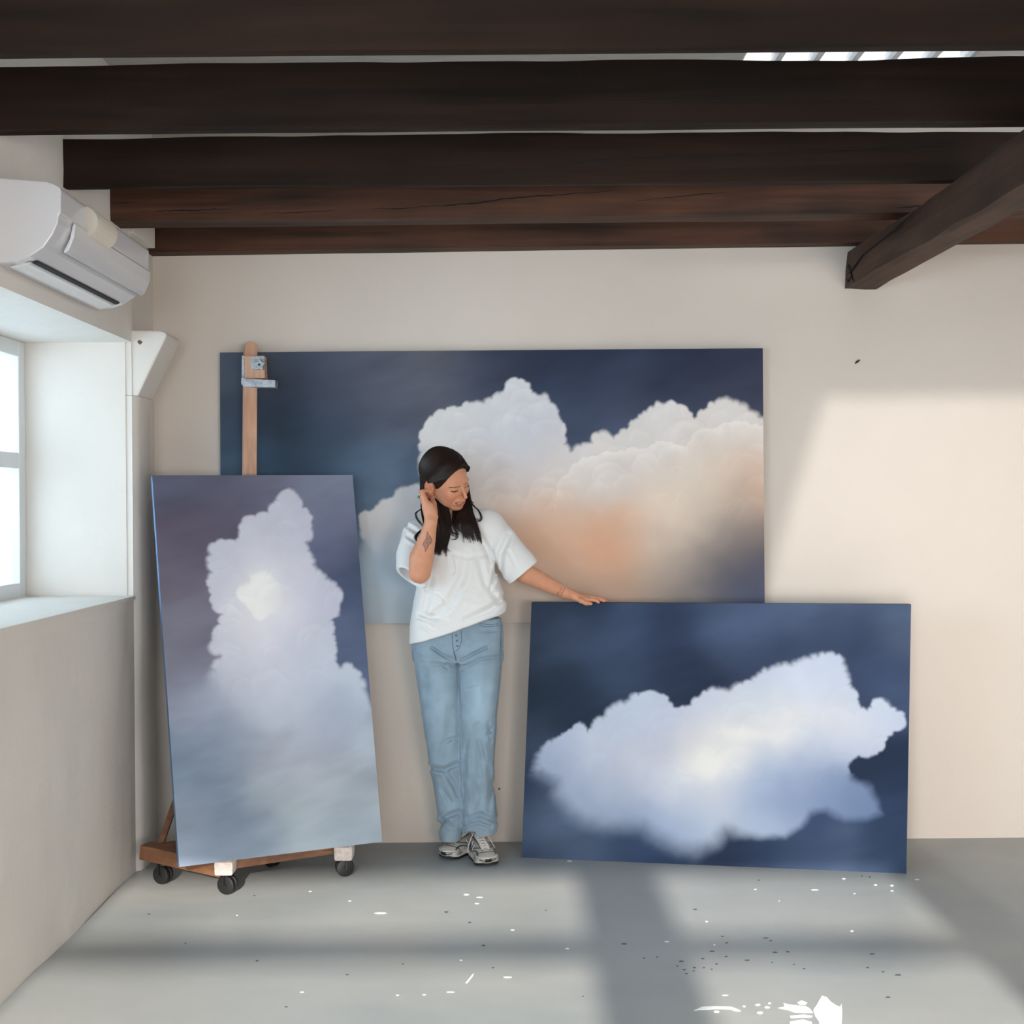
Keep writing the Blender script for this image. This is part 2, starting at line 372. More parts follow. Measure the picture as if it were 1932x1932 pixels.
# ------------------------------------------------------------------ painted canvases
def rbf(P, ctrl, sig):
    c = np.array(ctrl, float); col = s2l(c[:, 2:5]); d2 = ((P[:, None, :]-c[None, :, :2])**2).sum(-1)
    # gaussian kernel with an inverse-distance tail so that every point has a neighbour
    k = np.exp(-d2/(2*sig*sig))+1e-3/(1+d2/(sig*sig))**2
    return (k@col)/k.sum(1, keepdims=True)
def sdf_poly(P, poly):
    """signed distance, negative inside"""
    v = np.array(poly, float); n = len(v); d = np.full(len(P), 1e9); s = np.ones(len(P))
    for i in range(n):
        a = v[i]; b = v[i-1]; e = b-a; w_ = P-a
        t = np.clip((w_@e)/(e@e), 0, 1); q = w_-t[:, None]*e; d = np.minimum(d, (q**2).sum(1))
        c1 = P[:, 1] >= a[1]; c2 = P[:, 1] < b[1]; c3 = e[0]*w_[:, 1] > e[1]*w_[:, 0]
        flip = (c1 & c2 & c3) | (~c1 & ~c2 & ~c3); s[flip] *= -1
    return s*np.sqrt(d)
def lobes(P, d, poly, seed, r0=5, r1=15, step=11, keep=lambda x, y: True):
    """cauliflower edge: small circles along the outline joined to the distance d"""
    rg = random.Random(seed); n = len(poly); ar = sum(poly[i-1][0]*poly[i][1]-poly[i][0]*poly[i-1][1] for i in range(n)); sg = 1 if ar > 0 else -1
    for i in range(n):
        a = np.array(poly[i-1], float); b = np.array(poly[i], float); L = np.linalg.norm(b-a)
        if L < 1e-6: continue
        nrm = np.array((-(b-a)[1], (b-a)[0]))/L*sg
        t = rg.uniform(0, step)
        while t < L:
            r_ = r0+(r1-r0)*rg.random()**1.6; c = a+(b-a)*t/L+nrm*r_*rg.uniform(.45, .8)
            if keep(*c):
                m = (np.abs(P[:, 0]-c[0]) < r_*4) & (np.abs(P[:, 1]-c[1]) < r_*4); q = np.sqrt(((P[m]-c)**2).sum(1))-r_
                d[m] = np.minimum(d[m], q)
            t += step*rg.uniform(.6, 1.4)
    return d
def puffs(P, d, seed, n, box, amp=.05, r0=12, r1=42, up=(-.35, -1)):
    """brush-modelled billows inside the cloud: each puff lighter on its crown, darker below"""
    rg = random.Random(seed); out = np.zeros(len(P)); up = np.array(up)/np.hypot(*up)
    Wp = P+np.c_[fbm(np.c_[P/30, P[:, :1]*0+seed], 1, 3, 1), fbm(np.c_[P/30, P[:, :1]*0+seed], 1, 3, 2)]*5
    for _ in range(n):
        c = np.array((rg.uniform(box[0], box[2]), rg.uniform(box[1], box[3]))); r_ = rg.uniform(r0, r1); am = amp*rg.uniform(.4, 1)
        m = (np.abs(P[:, 0]-c[0]) < r_*1.5) & (np.abs(P[:, 1]-c[1]) < r_*1.5); q = (Wp[m]-c)/r_; l = np.sqrt((q*q).sum(1)); h = q@up
        out[m] += am*(sstep((1.08-l)/.16)*sstep((h+.35)/1.2)*np.exp(-((l-1)/.42)**2)-.45*sstep((1.25-l)/.3)*sstep((l-.95)/.1)*sstep((h-.1)/.5))
    return out
def sstep(x): x = np.clip(x, 0, 1); return x*x*(3-2*x)
def canvas(name, corners, thick, nu, nv, imgq, paint, label, edge_mat, front_mat):
    """stretched canvas: corners bl, br, tr, tl of the front; imgq the same corners as picture positions"""
    bl, br, tr, tl = [Vector(c) for c in corners]
    n = (br-bl).cross(tl-bl).normalized()*-1      # away from the viewer
    if n.y < 0: n = -n
    root = thing(name, label, 'painting', ((bl+br)/2)[:])
    u = np.linspace(0, 1, nu); v = np.linspace(0, 1, nv); Ug, Vg = np.meshgrid(u, v, indexing='ij')
    w4 = np.stack([(1-Ug)*(1-Vg), Ug*(1-Vg), Ug*Vg, (1-Ug)*Vg], -1).reshape(-1, 4)
    P3 = w4@np.array([bl, br, tr, tl]); P2 = w4@np.array(imgq, float)
    colr = paint(P2)
    i, j = np.meshgrid(np.arange(nu-1), np.arange(nv-1), indexing='ij'); a = (i*nv+j).ravel()
    Fq = np.stack([a, a+nv, a+nv+1, a+1], -1)
    np_mesh('painted_front', P3-np.array(n)*.0008, Fq, front_mat, root, True, colr)
    MB().prism([bl, br, tr, tl], n*thick).build('stretcher_edge', edge_mat, root, bevel=.003)
    return root

GAIN = np.array([1.22, 1.20, 1.23]); GBG = np.array([1.06, 1.06, .97]); GT = np.array([1.22, 1.23, 1.13]); GW = np.array([1.30, 1.25, 1.16])
def paint_wall(P):
    Q = np.c_[P/40, np.zeros(len(P))]
    W = P+np.c_[fbm(Q, .5, 3, 1), fbm(Q, .5, 3, 5)]*16
    Ws = P+np.c_[fbm(Q, .18, 2, 1)*30, fbm(Q, .18, 2, 5)*12]
    bg = rbf(Ws, [(425,680,72,84,106),(470,690,70,80,104),(430,860,62,84,112),(440,780,62,76,100),(540,770,38,50,72),(580,820,40,58,80),(500,860,52,78,104),(600,860,58,78,104),(560,700,60,70,92),
        (650,700,74,80,104),(650,790,62,74,98),(720,690,84,88,110),(740,750,90,94,116),(800,740,92,96,118),(760,820,82,92,116),(850,690,92,94,112),(900,700,66,74,100),(960,690,50,60,86),(1050,690,44,56,84),
        (1150,690,38,50,80),(1300,690,38,48,78),(1420,690,46,54,82),(1100,730,48,60,92),(1200,730,56,68,100),(1300,740,50,62,92),(1400,735,60,66,94),(1430,760,66,72,100),(1090,790,62,76,106),
        (1100,830,68,84,118),(1180,780,70,80,112),(1320,770,66,74,104),(660,900,66,90,120),(720,880,78,98,128),(770,900,88,104,134),(690,940,84,106,136),(740,930,92,112,142),(440,900,70,96,124),
        (680,1010,98,128,155),(690,1090,140,162,180)], 42)
    bg = bg*(1+.20*fbm(np.c_[P[:, :1]/150, (P[:, 1:]+.25*P[:, :1])/55, P[:, :1]*0+2.5], 1.0, 4, 3))[:, None]
    g_ = bg.mean(1, keepdims=True); bg = bg+(g_-bg)*0.16
    poly = [(795,850),(797,815),(806,790),(830,775),(845,776),(865,767),(885,760),(912,760),(935,746),(953,741),(957,723),(975,718),(995,722),(1003,742),(1030,746),(1042,768),(1050,790),(1064,815),(1064,836),(1075,852),
        (1100,838),(1120,838),(1125,820),(1140,817),(1160,828),(1185,805),(1210,782),(1240,763),(1265,758),(1290,768),(1310,788),(1330,772),(1350,755),(1375,752),(1400,765),(1420,775),(1434,792),(1470,800),
        (1470,1200),(650,1200),(660,1060),(684,1040),(690,1010),(683,990),(686,970),(702,962),(730,950),(750,934),(775,916),(800,914)]
    d = sdf_poly(P+np.c_[fbm(Q, 1.9, 2, 2), fbm(Q, 1.9, 2, 3)]*3.5, poly)
    d = lobes(P+np.c_[fbm(Q, 4, 2, 2), fbm(Q, 4, 2, 3)]*1.6, d, poly, 3, 7, 21, 17, lambda x, y: y < 1030 and x < 1436)
    soft = 2.5+4*sstep(.5+fbm(Q, .6, 2, 9))+45*sstep((P[:, 1]-1010)/60)*(P[:, 0] < 720)
    mk = sstep(.5-d/(2*soft))[:, None]
    cl = rbf(W, [(975,735,206,208,206),(1025,765,200,202,204),(900,775,205,207,205),(830,800,208,210,208),(810,840,208,208,204),(950,790,196,198,202),(900,830,198,198,200),(985,850,192,192,198),(1040,830,200,202,206),
        (1000,800,190,192,200),(860,860,206,202,196),(950,900,198,192,186),(900,930,196,186,178),(1040,880,204,200,194),(1060,905,208,204,198),(1100,860,206,204,200),(1140,840,210,208,204),(1200,810,206,206,204),(1265,785,212,211,208),
        (1240,840,208,202,194),(1320,810,206,198,190),(1375,775,213,211,207),(1420,800,212,208,202),(1430,850,206,190,176),(1380,850,214,204,192),(1300,870,210,200,188),(1200,870,204,196,188),(1150,890,206,198,190),
        (1000,940,204,188,174),(1000,985,204,172,146),(1010,1005,202,152,122),(960,960,200,182,164),(1060,960,206,180,158),(1080,1000,206,172,144),(1060,1045,206,170,144),(1130,1042,208,150,118),(1180,1010,206,170,142),
        (1160,1060,204,166,138),(1230,980,214,194,174),(1250,930,214,200,184),(1320,930,218,206,190),(1380,910,214,198,178),(1420,900,206,174,150),(1435,930,200,168,146),(1300,1000,210,194,176),(1250,1050,204,184,164),
        (1360,970,196,180,162),(1410,970,150,136,126),(1430,1010,122,110,106),(1370,1020,124,116,114),(1330,1050,108,104,106),(1340,1090,116,112,112),(1290,1060,170,158,146),(1430,1060,92,90,96),(1430,1110,86,94,118),
        (1390,1120,90,98,122),(1330,1125,130,126,128),(1380,1070,104,100,104),(1260,1115,164,150,138),(1200,1110,184,162,142),(1130,1110,196,168,146),(1060,1110,196,172,150),(1000,1100,198,180,162),(970,1150,186,176,166),(960,1060,200,176,154),
        (930,1160,180,176,170),(1000,1160,186,172,160),(705,985,200,194,186),(730,1000,192,186,180),(760,950,190,190,192),(720,1035,160,174,182),(700,1080,158,176,186),(750,1080,158,178,192),(700,1130,160,174,182),
        (740,1150,168,176,178),(700,1165,172,178,178),(770,1020,176,182,186),(800,1100,165,180,190),(840,1150,182,184,182),(850,1000,196,190,184),(880,1060,190,182,174)], 38)
    # second puff edge inside the cloud
    p2 = [(1055,925),(1062,900),(1085,872),(1105,862),(1130,862),(1180,850),(1205,855),(1240,835),(1290,845),(1320,815),(1350,812),(1390,800),(1450,800),(1450,1200),(1000,1200),(1040,1000)]
    d2 = sdf_poly(P+np.c_[fbm(Q, 2, 3, 7), fbm(Q, 2, 3, 8)]*7, p2)
    lift = np.exp(-(np.clip(-d2, 0, None)/16)**1.2)*(d2 < 4)*sstep((1000-P[:, 1])/120)
    cl = cl*(1+.13*lift[:, None]); cl *= (1+.04*fbm(Q, .9, 3, 12)+puffs(P, d, 5, 120, (680, 720, 1440, 980), .055, 12, 46))[:, None]
    return np.clip(bg*(1-mk)*GBG+cl*mk*GAIN, 0, .9)
def paint_tall(P):
    Q = np.c_[P/40, np.ones(len(P))*3.3]; W = P+np.c_[fbm(Q, .5, 3, 1), fbm(Q, .5, 3, 5)]*14
    bg = rbf(W, [(300,920,82,84,106),(400,920,88,88,110),(450,950,84,80,102),(340,1000,90,82,102),(400,990,84,78,98),(330,1100,98,90,108),(370,1080,94,88,108),(350,1180,112,110,130),(380,1230,108,108,132),(340,1240,118,114,134),(600,920,122,128,156),(640,920,120,126,152),
        (640,980,104,108,138),(610,1040,90,96,126),(660,1080,76,86,116),(660,1150,70,82,112),(650,1230,86,96,130),(690,1260,84,96,130),(500,930,98,98,120),(460,910,96,98,120),(560,910,108,110,134),(595,970,110,114,142),(440,990,84,80,102),
        (330,1300,125,130,155),(370,1420,112,126,152),(350,1470,108,124,152),(420,1440,120,134,158),(350,1540,138,150,174),(420,1560,118,134,162),(470,1580,132,146,170),(500,1500,158,168,186),(600,1480,168,176,194),(540,1440,160,164,184),
        (700,1420,164,174,196),(690,1500,158,168,184),(660,1540,140,152,172),(560,1400,152,158,180),(600,1420,148,156,178),(640,1590,158,170,188),(560,1580,162,174,190),(350,1610,144,158,186),(450,1620,142,156,182),(550,1350,166,172,194),(380,1350,140,148,172),(440,1380,134,144,168),(480,1430,148,156,178)], 34)
    bg = bg*(1+.20*fbm(np.c_[P[:, :1]/150, (P[:, 1:]+.25*P[:, :1])/55, P[:, :1]*0+5.5], 1.0, 4, 3))[:, None]
    g_ = bg.mean(1, keepdims=True); bg = bg+(g_-bg)*0.05
    poly = [(500,975),(507,955),(525,938),(540,934),(555,944),(569,962),(584,980),(582,1005),(574,1028),(566,1036),(585,1058),(588,1085),(605,1095),(626,1110),(639,1140),(637,1165),(622,1182),(624,1205),(629,1230),(622,1250),(636,1270),(655,1267),(675,1275),
        (689,1310),(698,1350),(650,1410),(560,1410),(545,1382),(520,1385),(480,1370),(430,1350),(392,1300),(398,1268),(412,1248),(398,1236),(397,1215),(412,1195),(415,1172),(400,1157),(394,1130),(389,1100),(398,1085),(390,1065),(395,1040),(415,1027),(440,1030),(449,1020),(447,998),(460,982),(484,982)]
    d = sdf_poly(P+np.c_[fbm(Q, 1.9, 2, 2), fbm(Q, 1.9, 2, 3)]*3, poly)
    d = lobes(P+np.c_[fbm(Q, 4, 2, 2), fbm(Q, 4, 2, 3)]*1.6, d, poly, 8, 7, 20, 17, lambda x, y: y < 1320)
    soft = 3.5+3*sstep(.5+fbm(Q, .6, 2, 9))+34*sstep((P[:, 1]-1260)/90)*sstep((700-P[:, 0])/60)
    mk = sstep(.5-d/(2*soft))[:, None]
    cl = rbf(W, [(540,955,186,186,206),(530,1000,186,186,208),(570,1000,180,182,206),(480,1010,184,184,204),(480,1050,198,198,214),(540,1060,196,196,215),(430,1050,186,186,206),(415,1110,186,186,206),(430,1150,192,190,210),(480,1110,212,210,220),
        (470,1145,220,218,225),(510,1150,210,208,222),(560,1110,196,196,216),(570,1170,196,196,218),(615,1140,182,184,208),(460,1200,200,198,216),(510,1210,202,202,220),(560,1240,190,192,214),(600,1220,184,188,210),(410,1220,184,184,204),
        (440,1270,188,190,210),(520,1290,188,190,212),(590,1290,180,188,210),(660,1290,182,190,212),(545,1360,180,186,208),(640,1340,160,170,195),(480,1340,176,182,204),(600,1380,160,168,192),(420,1320,160,166,190)], 30)
    p2 = [(440,1130),(452,1118),(464,1112),(468,1094),(492,1088),(508,1098),(520,1112),(535,1140),(515,1168),(485,1180),(470,1172),(460,1155),(446,1145)]
    d2 = sdf_poly(P+np.c_[fbm(Q, 2, 3, 7), fbm(Q, 2, 3, 8)]*6, p2); m2 = sstep(.5-d2/10)[:, None]*sstep((540-P[:, 0])/60)[:, None]
    cl = cl*(1-m2*.7)+s2l((226,224,229))*m2*.7; cl = cl*(1+.04*fbm(Q, .9, 3, 12)+puffs(P, d, 6, 55, (400, 950, 690, 1340), .045, 12, 40))[:, None]
    return np.clip((bg*(1-mk)+cl*mk)*GT, 0, .9)
def paint_wide(P):
    Q = np.c_[P/40, np.ones(len(P))*7.7]; W = P+np.c_[fbm(Q, .5, 3, 1), fbm(Q, .5, 3, 5)]*14
    Ws = P+np.c_[fbm(Q, .18, 2, 1)*30, fbm(Q, .18, 2, 5)*12]
    bg = rbf(Ws, [(1010,1150,40,56,82),(1100,1150,36,50,78),(1050,1215,60,76,108),(1010,1250,44,60,86),(1000,1330,26,40,60),(1060,1320,30,44,66),(1010,1290,30,46,68),(1150,1225,58,74,108),(1160,1270,54,70,102),(1200,1180,56,72,106),(1250,1240,38,50,80),(1270,1180,42,56,88),(1350,1190,66,82,118),(1380,1240,64,80,116),(1400,1200,78,94,132),(1500,1160,80,96,132),
        (1600,1150,80,96,132),(1690,1180,78,94,128),(1620,1190,48,62,96),(1560,1200,62,78,112),(1500,1210,64,80,116),(1450,1235,46,60,92),(1540,1225,52,66,100),(1400,1270,42,54,84),(1300,1290,36,48,78),(1280,1325,44,58,90),(1330,1300,38,50,80),(1230,1285,40,54,84),(1650,1280,62,80,118),(1690,1330,68,86,126),(1110,1340,34,48,74),(1180,1300,44,60,90),(1620,1300,52,66,100),
        (1000,1400,54,68,96),(1000,1500,38,54,84),(1010,1450,46,62,92),(1040,1550,74,90,122),(1100,1570,88,106,140),(1000,1600,54,72,108),(1090,1610,76,96,132),(1200,1590,52,70,108),(1160,1570,60,78,112),(1260,1620,48,66,102),(1380,1600,38,54,88),(1450,1600,48,66,102),(1600,1590,72,92,130),(1540,1600,66,86,124),
        (1690,1600,52,72,108),(1700,1450,36,52,82),(1660,1430,34,50,80),(1640,1440,38,54,86),(1690,1520,46,64,100),(1540,1560,50,66,104),(1390,1580,42,56,90)], 34)
    bg = bg*(1+.20*fbm(np.c_[P[:, :1]/150, (P[:, 1:]+.25*P[:, :1])/55, P[:, :1]*0+8.5], 1.0, 4, 3))[:, None]
    g_ = bg.mean(1, keepdims=True); bg = bg+(g_-bg)*0.1
    poly = [(1012,1447),(1017,1420),(1035,1402),(1060,1391),(1082,1376),(1100,1372),(1118,1384),(1135,1360),(1150,1350),(1163,1332),(1190,1325),(1210,1311),(1235,1305),(1262,1312),(1282,1335),(1315,1332),(1330,1310),(1352,1300),(1385,1304),(1402,1295),(1425,1290),(1440,1270),
        (1465,1257),(1500,1255),(1530,1240),(1550,1239),(1575,1231),(1590,1238),(1597,1258),(1605,1285),(1618,1312),(1626,1336),(1642,1340),(1654,1324),(1668,1323),(1685,1338),(1702,1345),(1706,1360),(1690,1378),(1676,1392),(1668,1408),(1650,1425),(1628,1425),(1610,1432),(1604,1448),(1612,1470),
        (1645,1485),(1660,1520),(1664,1535),(1640,1548),(1600,1548),(1565,1528),(1535,1536),(1517,1560),(1490,1580),(1440,1580),(1400,1572),(1378,1568),(1360,1592),(1320,1606),(1290,1600),(1255,1585),(1220,1562),(1150,1562),(1110,1552),(1080,1532),(1055,1500),(1052,1475),(1030,1465)]
    d = sdf_poly(P+np.c_[fbm(Q, 1.9, 2, 2), fbm(Q, 1.9, 2, 3)]*3, poly)
    d = lobes(P+np.c_[fbm(Q, 4, 2, 2), fbm(Q, 4, 2, 3)]*1.6, d, poly, 9, 6, 17, 17, lambda x, y: y < 1450)
    soft = 3.5+4*sstep(.5+fbm(Q, .6, 2, 9))+16*sstep((P[:, 1]-1400)/110)*sstep((1480-P[:, 0])/180)+7*(P[:, 1] > 1460)
    mk = sstep(.5-d/(2*soft))[:, None]
    cl = rbf(W, [(1040,1430,140,156,188),(1060,1410,164,176,204),(1110,1400,178,188,210),(1160,1380,172,184,206),(1200,1345,174,186,210),(1240,1325,178,190,214),(1270,1350,172,182,206),(1340,1330,186,194,216),(1400,1330,192,200,218),(1400,1380,210,210,216),
        (1350,1440,216,218,222),(1330,1400,196,198,210),(1460,1290,184,196,220),(1480,1330,200,206,220),(1550,1265,196,206,228),(1580,1245,184,196,222),(1590,1300,190,202,226),(1500,1380,214,214,220),(1600,1370,208,212,226),(1570,1330,206,212,226),(1650,1370,206,212,228),(1670,1345,186,200,228),(1690,1355,190,204,230),
        (1600,1410,186,196,220),(1640,1410,184,196,224),(1200,1430,184,190,210),(1250,1400,180,186,206),(1130,1450,172,182,206),(1150,1490,166,178,204),(1100,1500,152,166,196),(1110,1540,142,158,188),(1220,1480,180,188,208),(1280,1500,194,202,220),(1200,1540,146,162,194),(1260,1560,150,168,202),(1320,1590,158,174,206),(1330,1560,170,184,210),
        (1360,1510,190,198,218),(1420,1430,206,210,220),(1460,1450,176,190,216),(1450,1490,146,164,198),(1400,1540,166,180,208),(1460,1560,164,182,212),(1500,1540,142,160,194),(1500,1490,134,152,190),(1550,1440,164,178,208),(1540,1410,196,204,222),(1600,1500,124,144,184),(1640,1530,110,132,172),(1570,1470,138,156,192),(1620,1480,110,130,168),(1580,1530,122,142,182)], 30)
    cl = cl*(1+.03*fbm(Q, .9, 3, 12)+puffs(P, d, 7, 70, (1030, 1240, 1690, 1520), .03, 14, 48))[:, None]
    # bright crest in the heart of the cloud
    r = np.exp(-((P[:, 0]-1345)/26)**2-((P[:, 1]-1440)/34)**2)+.7*np.exp(-((P[:, 0]-1420)/60)**2-((P[:, 1]-1385-.1*(P[:, 0]-1420))/12)**2)
    cl = cl+r[:, None]*np.array([.10, .09, .05])
    return np.clip(bg*(1-mk)*GBG+cl*mk*GW, 0, .9)

M_PAINT = attr_mat('oil_painted_canvas', .6, bump=(260, .04), spec=.12)
M_EDGE_NAVY = mat('navy_canvas_edge', rgb(44, 58, 82), .7)
M_EDGE_BLUE = mat('blue_painted_canvas_edge', rgb(92, 128, 172), .6, var=(5, .15))
M_EDGE_DARK = mat('dark_blue_canvas_edge', rgb(38, 48, 70), .7)

QW = [(417,1178),(1443,1172),(1439,657),(415,665)]; DW = 4.975
canvas('wall_painting', [U(x, y, DW) for x, y in QW], YB-DW-.002, 560, 284, QW, paint_wall,
       'huge unframed painting of peach and grey clouds hung on the back wall behind the woman', M_EDGE_NAVY, M_PAINT)
# tall canvas on the easel, leaning back; depths of its corners
QT = [(338,1636),(721,1588),(665,896),(287,897)]
canvas('tall_painting', [U(*QT[0], 4.277), U(*QT[1], 4.609), U(*QT[2], 4.90), U(*QT[3], 4.572)], .035, 260, 480, QT, paint_tall,
       'tall canvas of a towering white cloud in grey mauve sky, standing on the wheeled easel', M_EDGE_BLUE, M_PAINT)
QR = [(984,1618),(1710,1648),(1719,1140),(1003,1136)]
c0 = U(*QR[0], 1); c0 = c0*(CAM_Z/(CAM_Z-c0.z)) if False else None
def on_floor(px, py):
    p = U(px, py, 1.0); D = CAM_Z/(CAM_Z-p.z); return U(px, py, D)
bl, br = on_floor(*QR[0]), on_floor(*QR[1])
canvas('wide_painting', [bl, br, U(*QR[2], br.y+.02), U(*QR[3], bl.y+.02)], .038, 420, 296, QR, paint_wide,
       'wide dark blue canvas with one white cloud, standing on the floor under the woman\'s hand', M_EDGE_DARK, M_PAINT)

# ------------------------------------------------------------------ easel
M_BEECH = wood_mat('beech_wood', rgb(182, 138, 112), rgb(214, 170, 142), .55, sc=2, axis='z', bump=.2)
M_BEECH_B = wood_mat('oiled_beech_base', rgb(112, 74, 50), rgb(146, 102, 72), .5, sc=2, axis='x', bump=.2)
M_STEEL = mat('paint_stained_steel', rgb(165, 170, 176), .45, .5, var=(60, .25), bump=(80, .3))
M_PLASTIC_W = mat('white_paint_crusted_block', rgb(222, 208, 200), .8, var=(70, .12), bump=(90, .8))
M_BLACK = mat('black_rubber', rgb(22, 24, 26), .45)
es = thing('easel', 'wooden studio easel on black castors behind the tall cloud canvas', 'easel', (-1.03, 4.55, 0))
yaw = .44; eu = Vector((math.cos(yaw), math.sin(yaw), 0)); en = Vector((-math.sin(yaw), math.cos(yaw), 0))
MD = 4.905
top = U(474, 654, MD); bot = Vector((top.x+.03, top.y-.27, .15))
me_x = .047
def mast_bar(a, b, w_, t_, name, m, rounded=False):
    a = Vector(a); b = Vector(b); mb = MB()
    pts = [(-w_/2, 0), (w_/2, 0)]
    d = (b-a); L = d.length; d.normalize(); sd = eu.copy(); nn = sd.cross(d)*-1
    if nn.y < 0: nn = -nn
    out = [a-sd*w_/2, a+sd*w_/2]
    if rounded:
        for k in range(9):
            t = math.pi*k/8; out.append(b+sd*(w_/2*math.cos(t))+d*(w_/2*.9*math.sin(t)))
    else: out += [b+sd*w_/2, b-sd*w_/2]
    mb.prism(out, nn*t_); return mb.build(name, m, es, bevel=.002)
mast_bar(bot, top+Vector((0, 0, 0)), .052, .034, 'mast', M_BEECH, True)
# sliding clamp at the top of the mast
def onmast(px, py, off): return U(px, py, MD-off)
def plate(pts, off, th, name, m, bev=.002, parent=None):
    P = [onmast(x, y, off) for x, y in pts]; return MB().prism(P, Vector((0, th, 0))).build(name, m, parent or es, bevel=bev)
cb = plate([(458,671),(498,671),(500,714),(458,714)], .03, .055, 'clamp_block', M_BEECH)
plate([(456,671),(461,671),(461,722),(456,722)], .034, .06, 'clamp_side_plate', M_STEEL, .0008)
plate([(473,672),(499,672),(499,697),(473,697)], .036, .005, 'clamp_plate', M_STEEL, .001)
plate([(455,712),(462,714),(519,717),(519,731),(460,730),(455,724)], .045, .06, 'clamp_lip', M_STEEL, .0015)
c = onmast(489, 688, .06); P = []
for k in range(10):
    t = math.pi/2+2*math.pi*k/10; r = (.026 if k % 2 == 0 else .0165); P.append(c+Vector((r*math.cos(t), 0, r*math.sin(t))))
kn = MB().prism(P, (0, .018, 0)).build('star_knob', M_STEEL, es, bevel=.002)
MB().cyl(c+Vector((0, -.003, 0)), c+Vector((0, .03, 0)), .005, 12).build('knob_bolt', M_BLACK, kn)
# base rails
zr = .125
A0 = Vector((-1.395, 4.50, zr)); A1 = Vector((-1.065, 4.385, zr)); B0 = Vector((-1.09, 4.365, zr-.012)); B1 = Vector((-.640, 4.575, zr-.012)); C1 = Vector((-.98, 4.71, zr))
MB().bar(A0, A1-Vector((0, 0, .035)), .06, .055).build('side_rail', M_BEECH_B, es, bevel=.004)
MB().bar(B0+Vector((0, .02, -.012)), B1+Vector((0, .02, -.006)), .03, .036).build('front_rail', M_BEECH_B, es, bevel=.004)
MB().bar(C1, B1+Vector((0, .01, .0)), .06, .05).build('side_rail', M_BEECH_B, es, bevel=.004)
MB().bar(A0+Vector((.06, 0, 0)), C1, .045, .045).build('rear_rail', M_BEECH_B, es, bevel=.004)
MB().box((bot.x-.05, bot.y-.02, .07), (bot.x+.05, bot.y+.08, .17)).build('mast_foot', M_BEECH_B, es, bevel=.004)
MB().bar(bot+Vector((0, .03, -.03)), (B0+B1)/2+Vector((0, .03, 0)), .05, .04).build('centre_rail', M_BEECH_B, es, bevel=.003)
# tray that carries the canvas: ledge just below its bottom edge
tl_, tr_ = U(420, 1630, 4.40), U(640, 1603, 4.56)
MB().bar(tl_+Vector((0, .03, -.004)), tr_+Vector((0, .03, -.004)), .06, .012).build('canvas_ledge', M_BEECH_B, es, bevel=.002)
for a, b in (((300, 1602, 4.52), (352, 1452, 4.70)),):
    MB().bar(U(*a), U(*b), .022, .022, (0, 1, 0)).build('brace', M_BEECH_B, es, bevel=.002)
MB().bar(U(352, 1452, 4.70), Vector((top.x, top.y-.08, 1.15)), .022, .022, (0, 1, 0)).build('brace', M_BEECH_B, es, bevel=.002)
MB().cyl(U(294, 1602, 4.53), U(306, 1600, 4.51), .008, 12).build('brace_bolt', M_STEEL, es)
for (px, py) in ((421, 1640), (647, 1612)):
    D = 4.37 if px < 500 else 4.57
    P = [U(px-18, py-13, D-.045), U(px+18, py-13, D-.045), U(px+17, py+13, D-.045), U(px-17, py+13, D-.045)]
    MB().prism(P, (0, .075, 0)).build('end_block', M_PLASTIC_W, es, bevel=.008)
def castor(x, y, rot, r=.0345):
    a = Vector((math.cos(rot), math.sin(rot), 0)); c = Vector((x, y, r+.001))
    wh = MB()
    for s in (-1, 1): wh.cyl(c+a*s*.004, c+a*s*.02, r, 28, bev=.005)
    w_ = wh.build('castor_wheel', M_BLACK, es, smooth=True)
    f = MB(); f.cyl(c-a*.023, c+a*.023, .009, 12)
    for s in (-1, 1): f.bar(c+a*s*.0225, c+a*s*.0225+Vector((0, .008, .042)), .004, .02, a)
    f.cyl(c+Vector((0, .008, .034)), c+Vector((0, .008, .052)), .026, 20); f.cyl(c+Vector((0, .008, .045)), c+Vector((0, .008, .075)), .008, 12)
    f.build('castor_fork', M_BLACK, w_)
castor(-1.052, 4.375, 1.25); castor(-.652, 4.575, 1.9); castor(-1.325, 4.50, 1.2); castor(-.955, 4.70, .9)

# ------------------------------------------------------------------ air conditioner on the left wall
M_AC = mat('glossy_white_plastic', rgb(214, 212, 214), .25, coat=.3)
M_AC2 = mat('cream_plastic', rgb(206, 196, 182), .5)
M_SLOT = mat('dark_slot', rgb(40, 42, 46), .7)
ac = thing('air_conditioner', 'white wall-mounted air conditioner high on the left wall above the window', 'air conditioner', (-1.38, 3.85, 2.12))
AY0, AY1 = 3.42, 4.25
body = [(XF+.001, 2.365), (-1.325, 2.352), (-1.305, 2.345), (-1.287, 2.335), (-1.284, 2.325), (-1.286, 2.262), (-1.292, 2.255), (-1.294, 2.235), (-1.31, 2.20), (-1.335, 2.165), (-1.376, 2.138), (-1.42, 2.124), (XF+.001, 2.12)]
MB().prism([(x, AY0, z) for x, z in body], (0, AY1-AY0, 0)).build('casing', M_AC, ac, bevel=.0035)
fp = [(-1.283, 2.258), (-1.279, 2.252), (-1.284, 2.215), (-1.300, 2.178), (-1.312, 2.168), (-1.316, 2.172), (-1.297, 2.21), (-1.288, 2.25)]
MB().prism([(x, AY0+.10, z) for x, z in fp], (0, AY1-AY0-.1, 0)).build('front_panel', M_AC, ac, bevel=.002)
MB().prism([(x, AY0+.05, z) for x, z in ((-1.372, 2.1375), (-1.376, 2.1335), (-1.388, 2.1295), (-1.384, 2.136))], (0, AY1-AY0-.1, 0)).build('louver_slot', M_SLOT, ac)
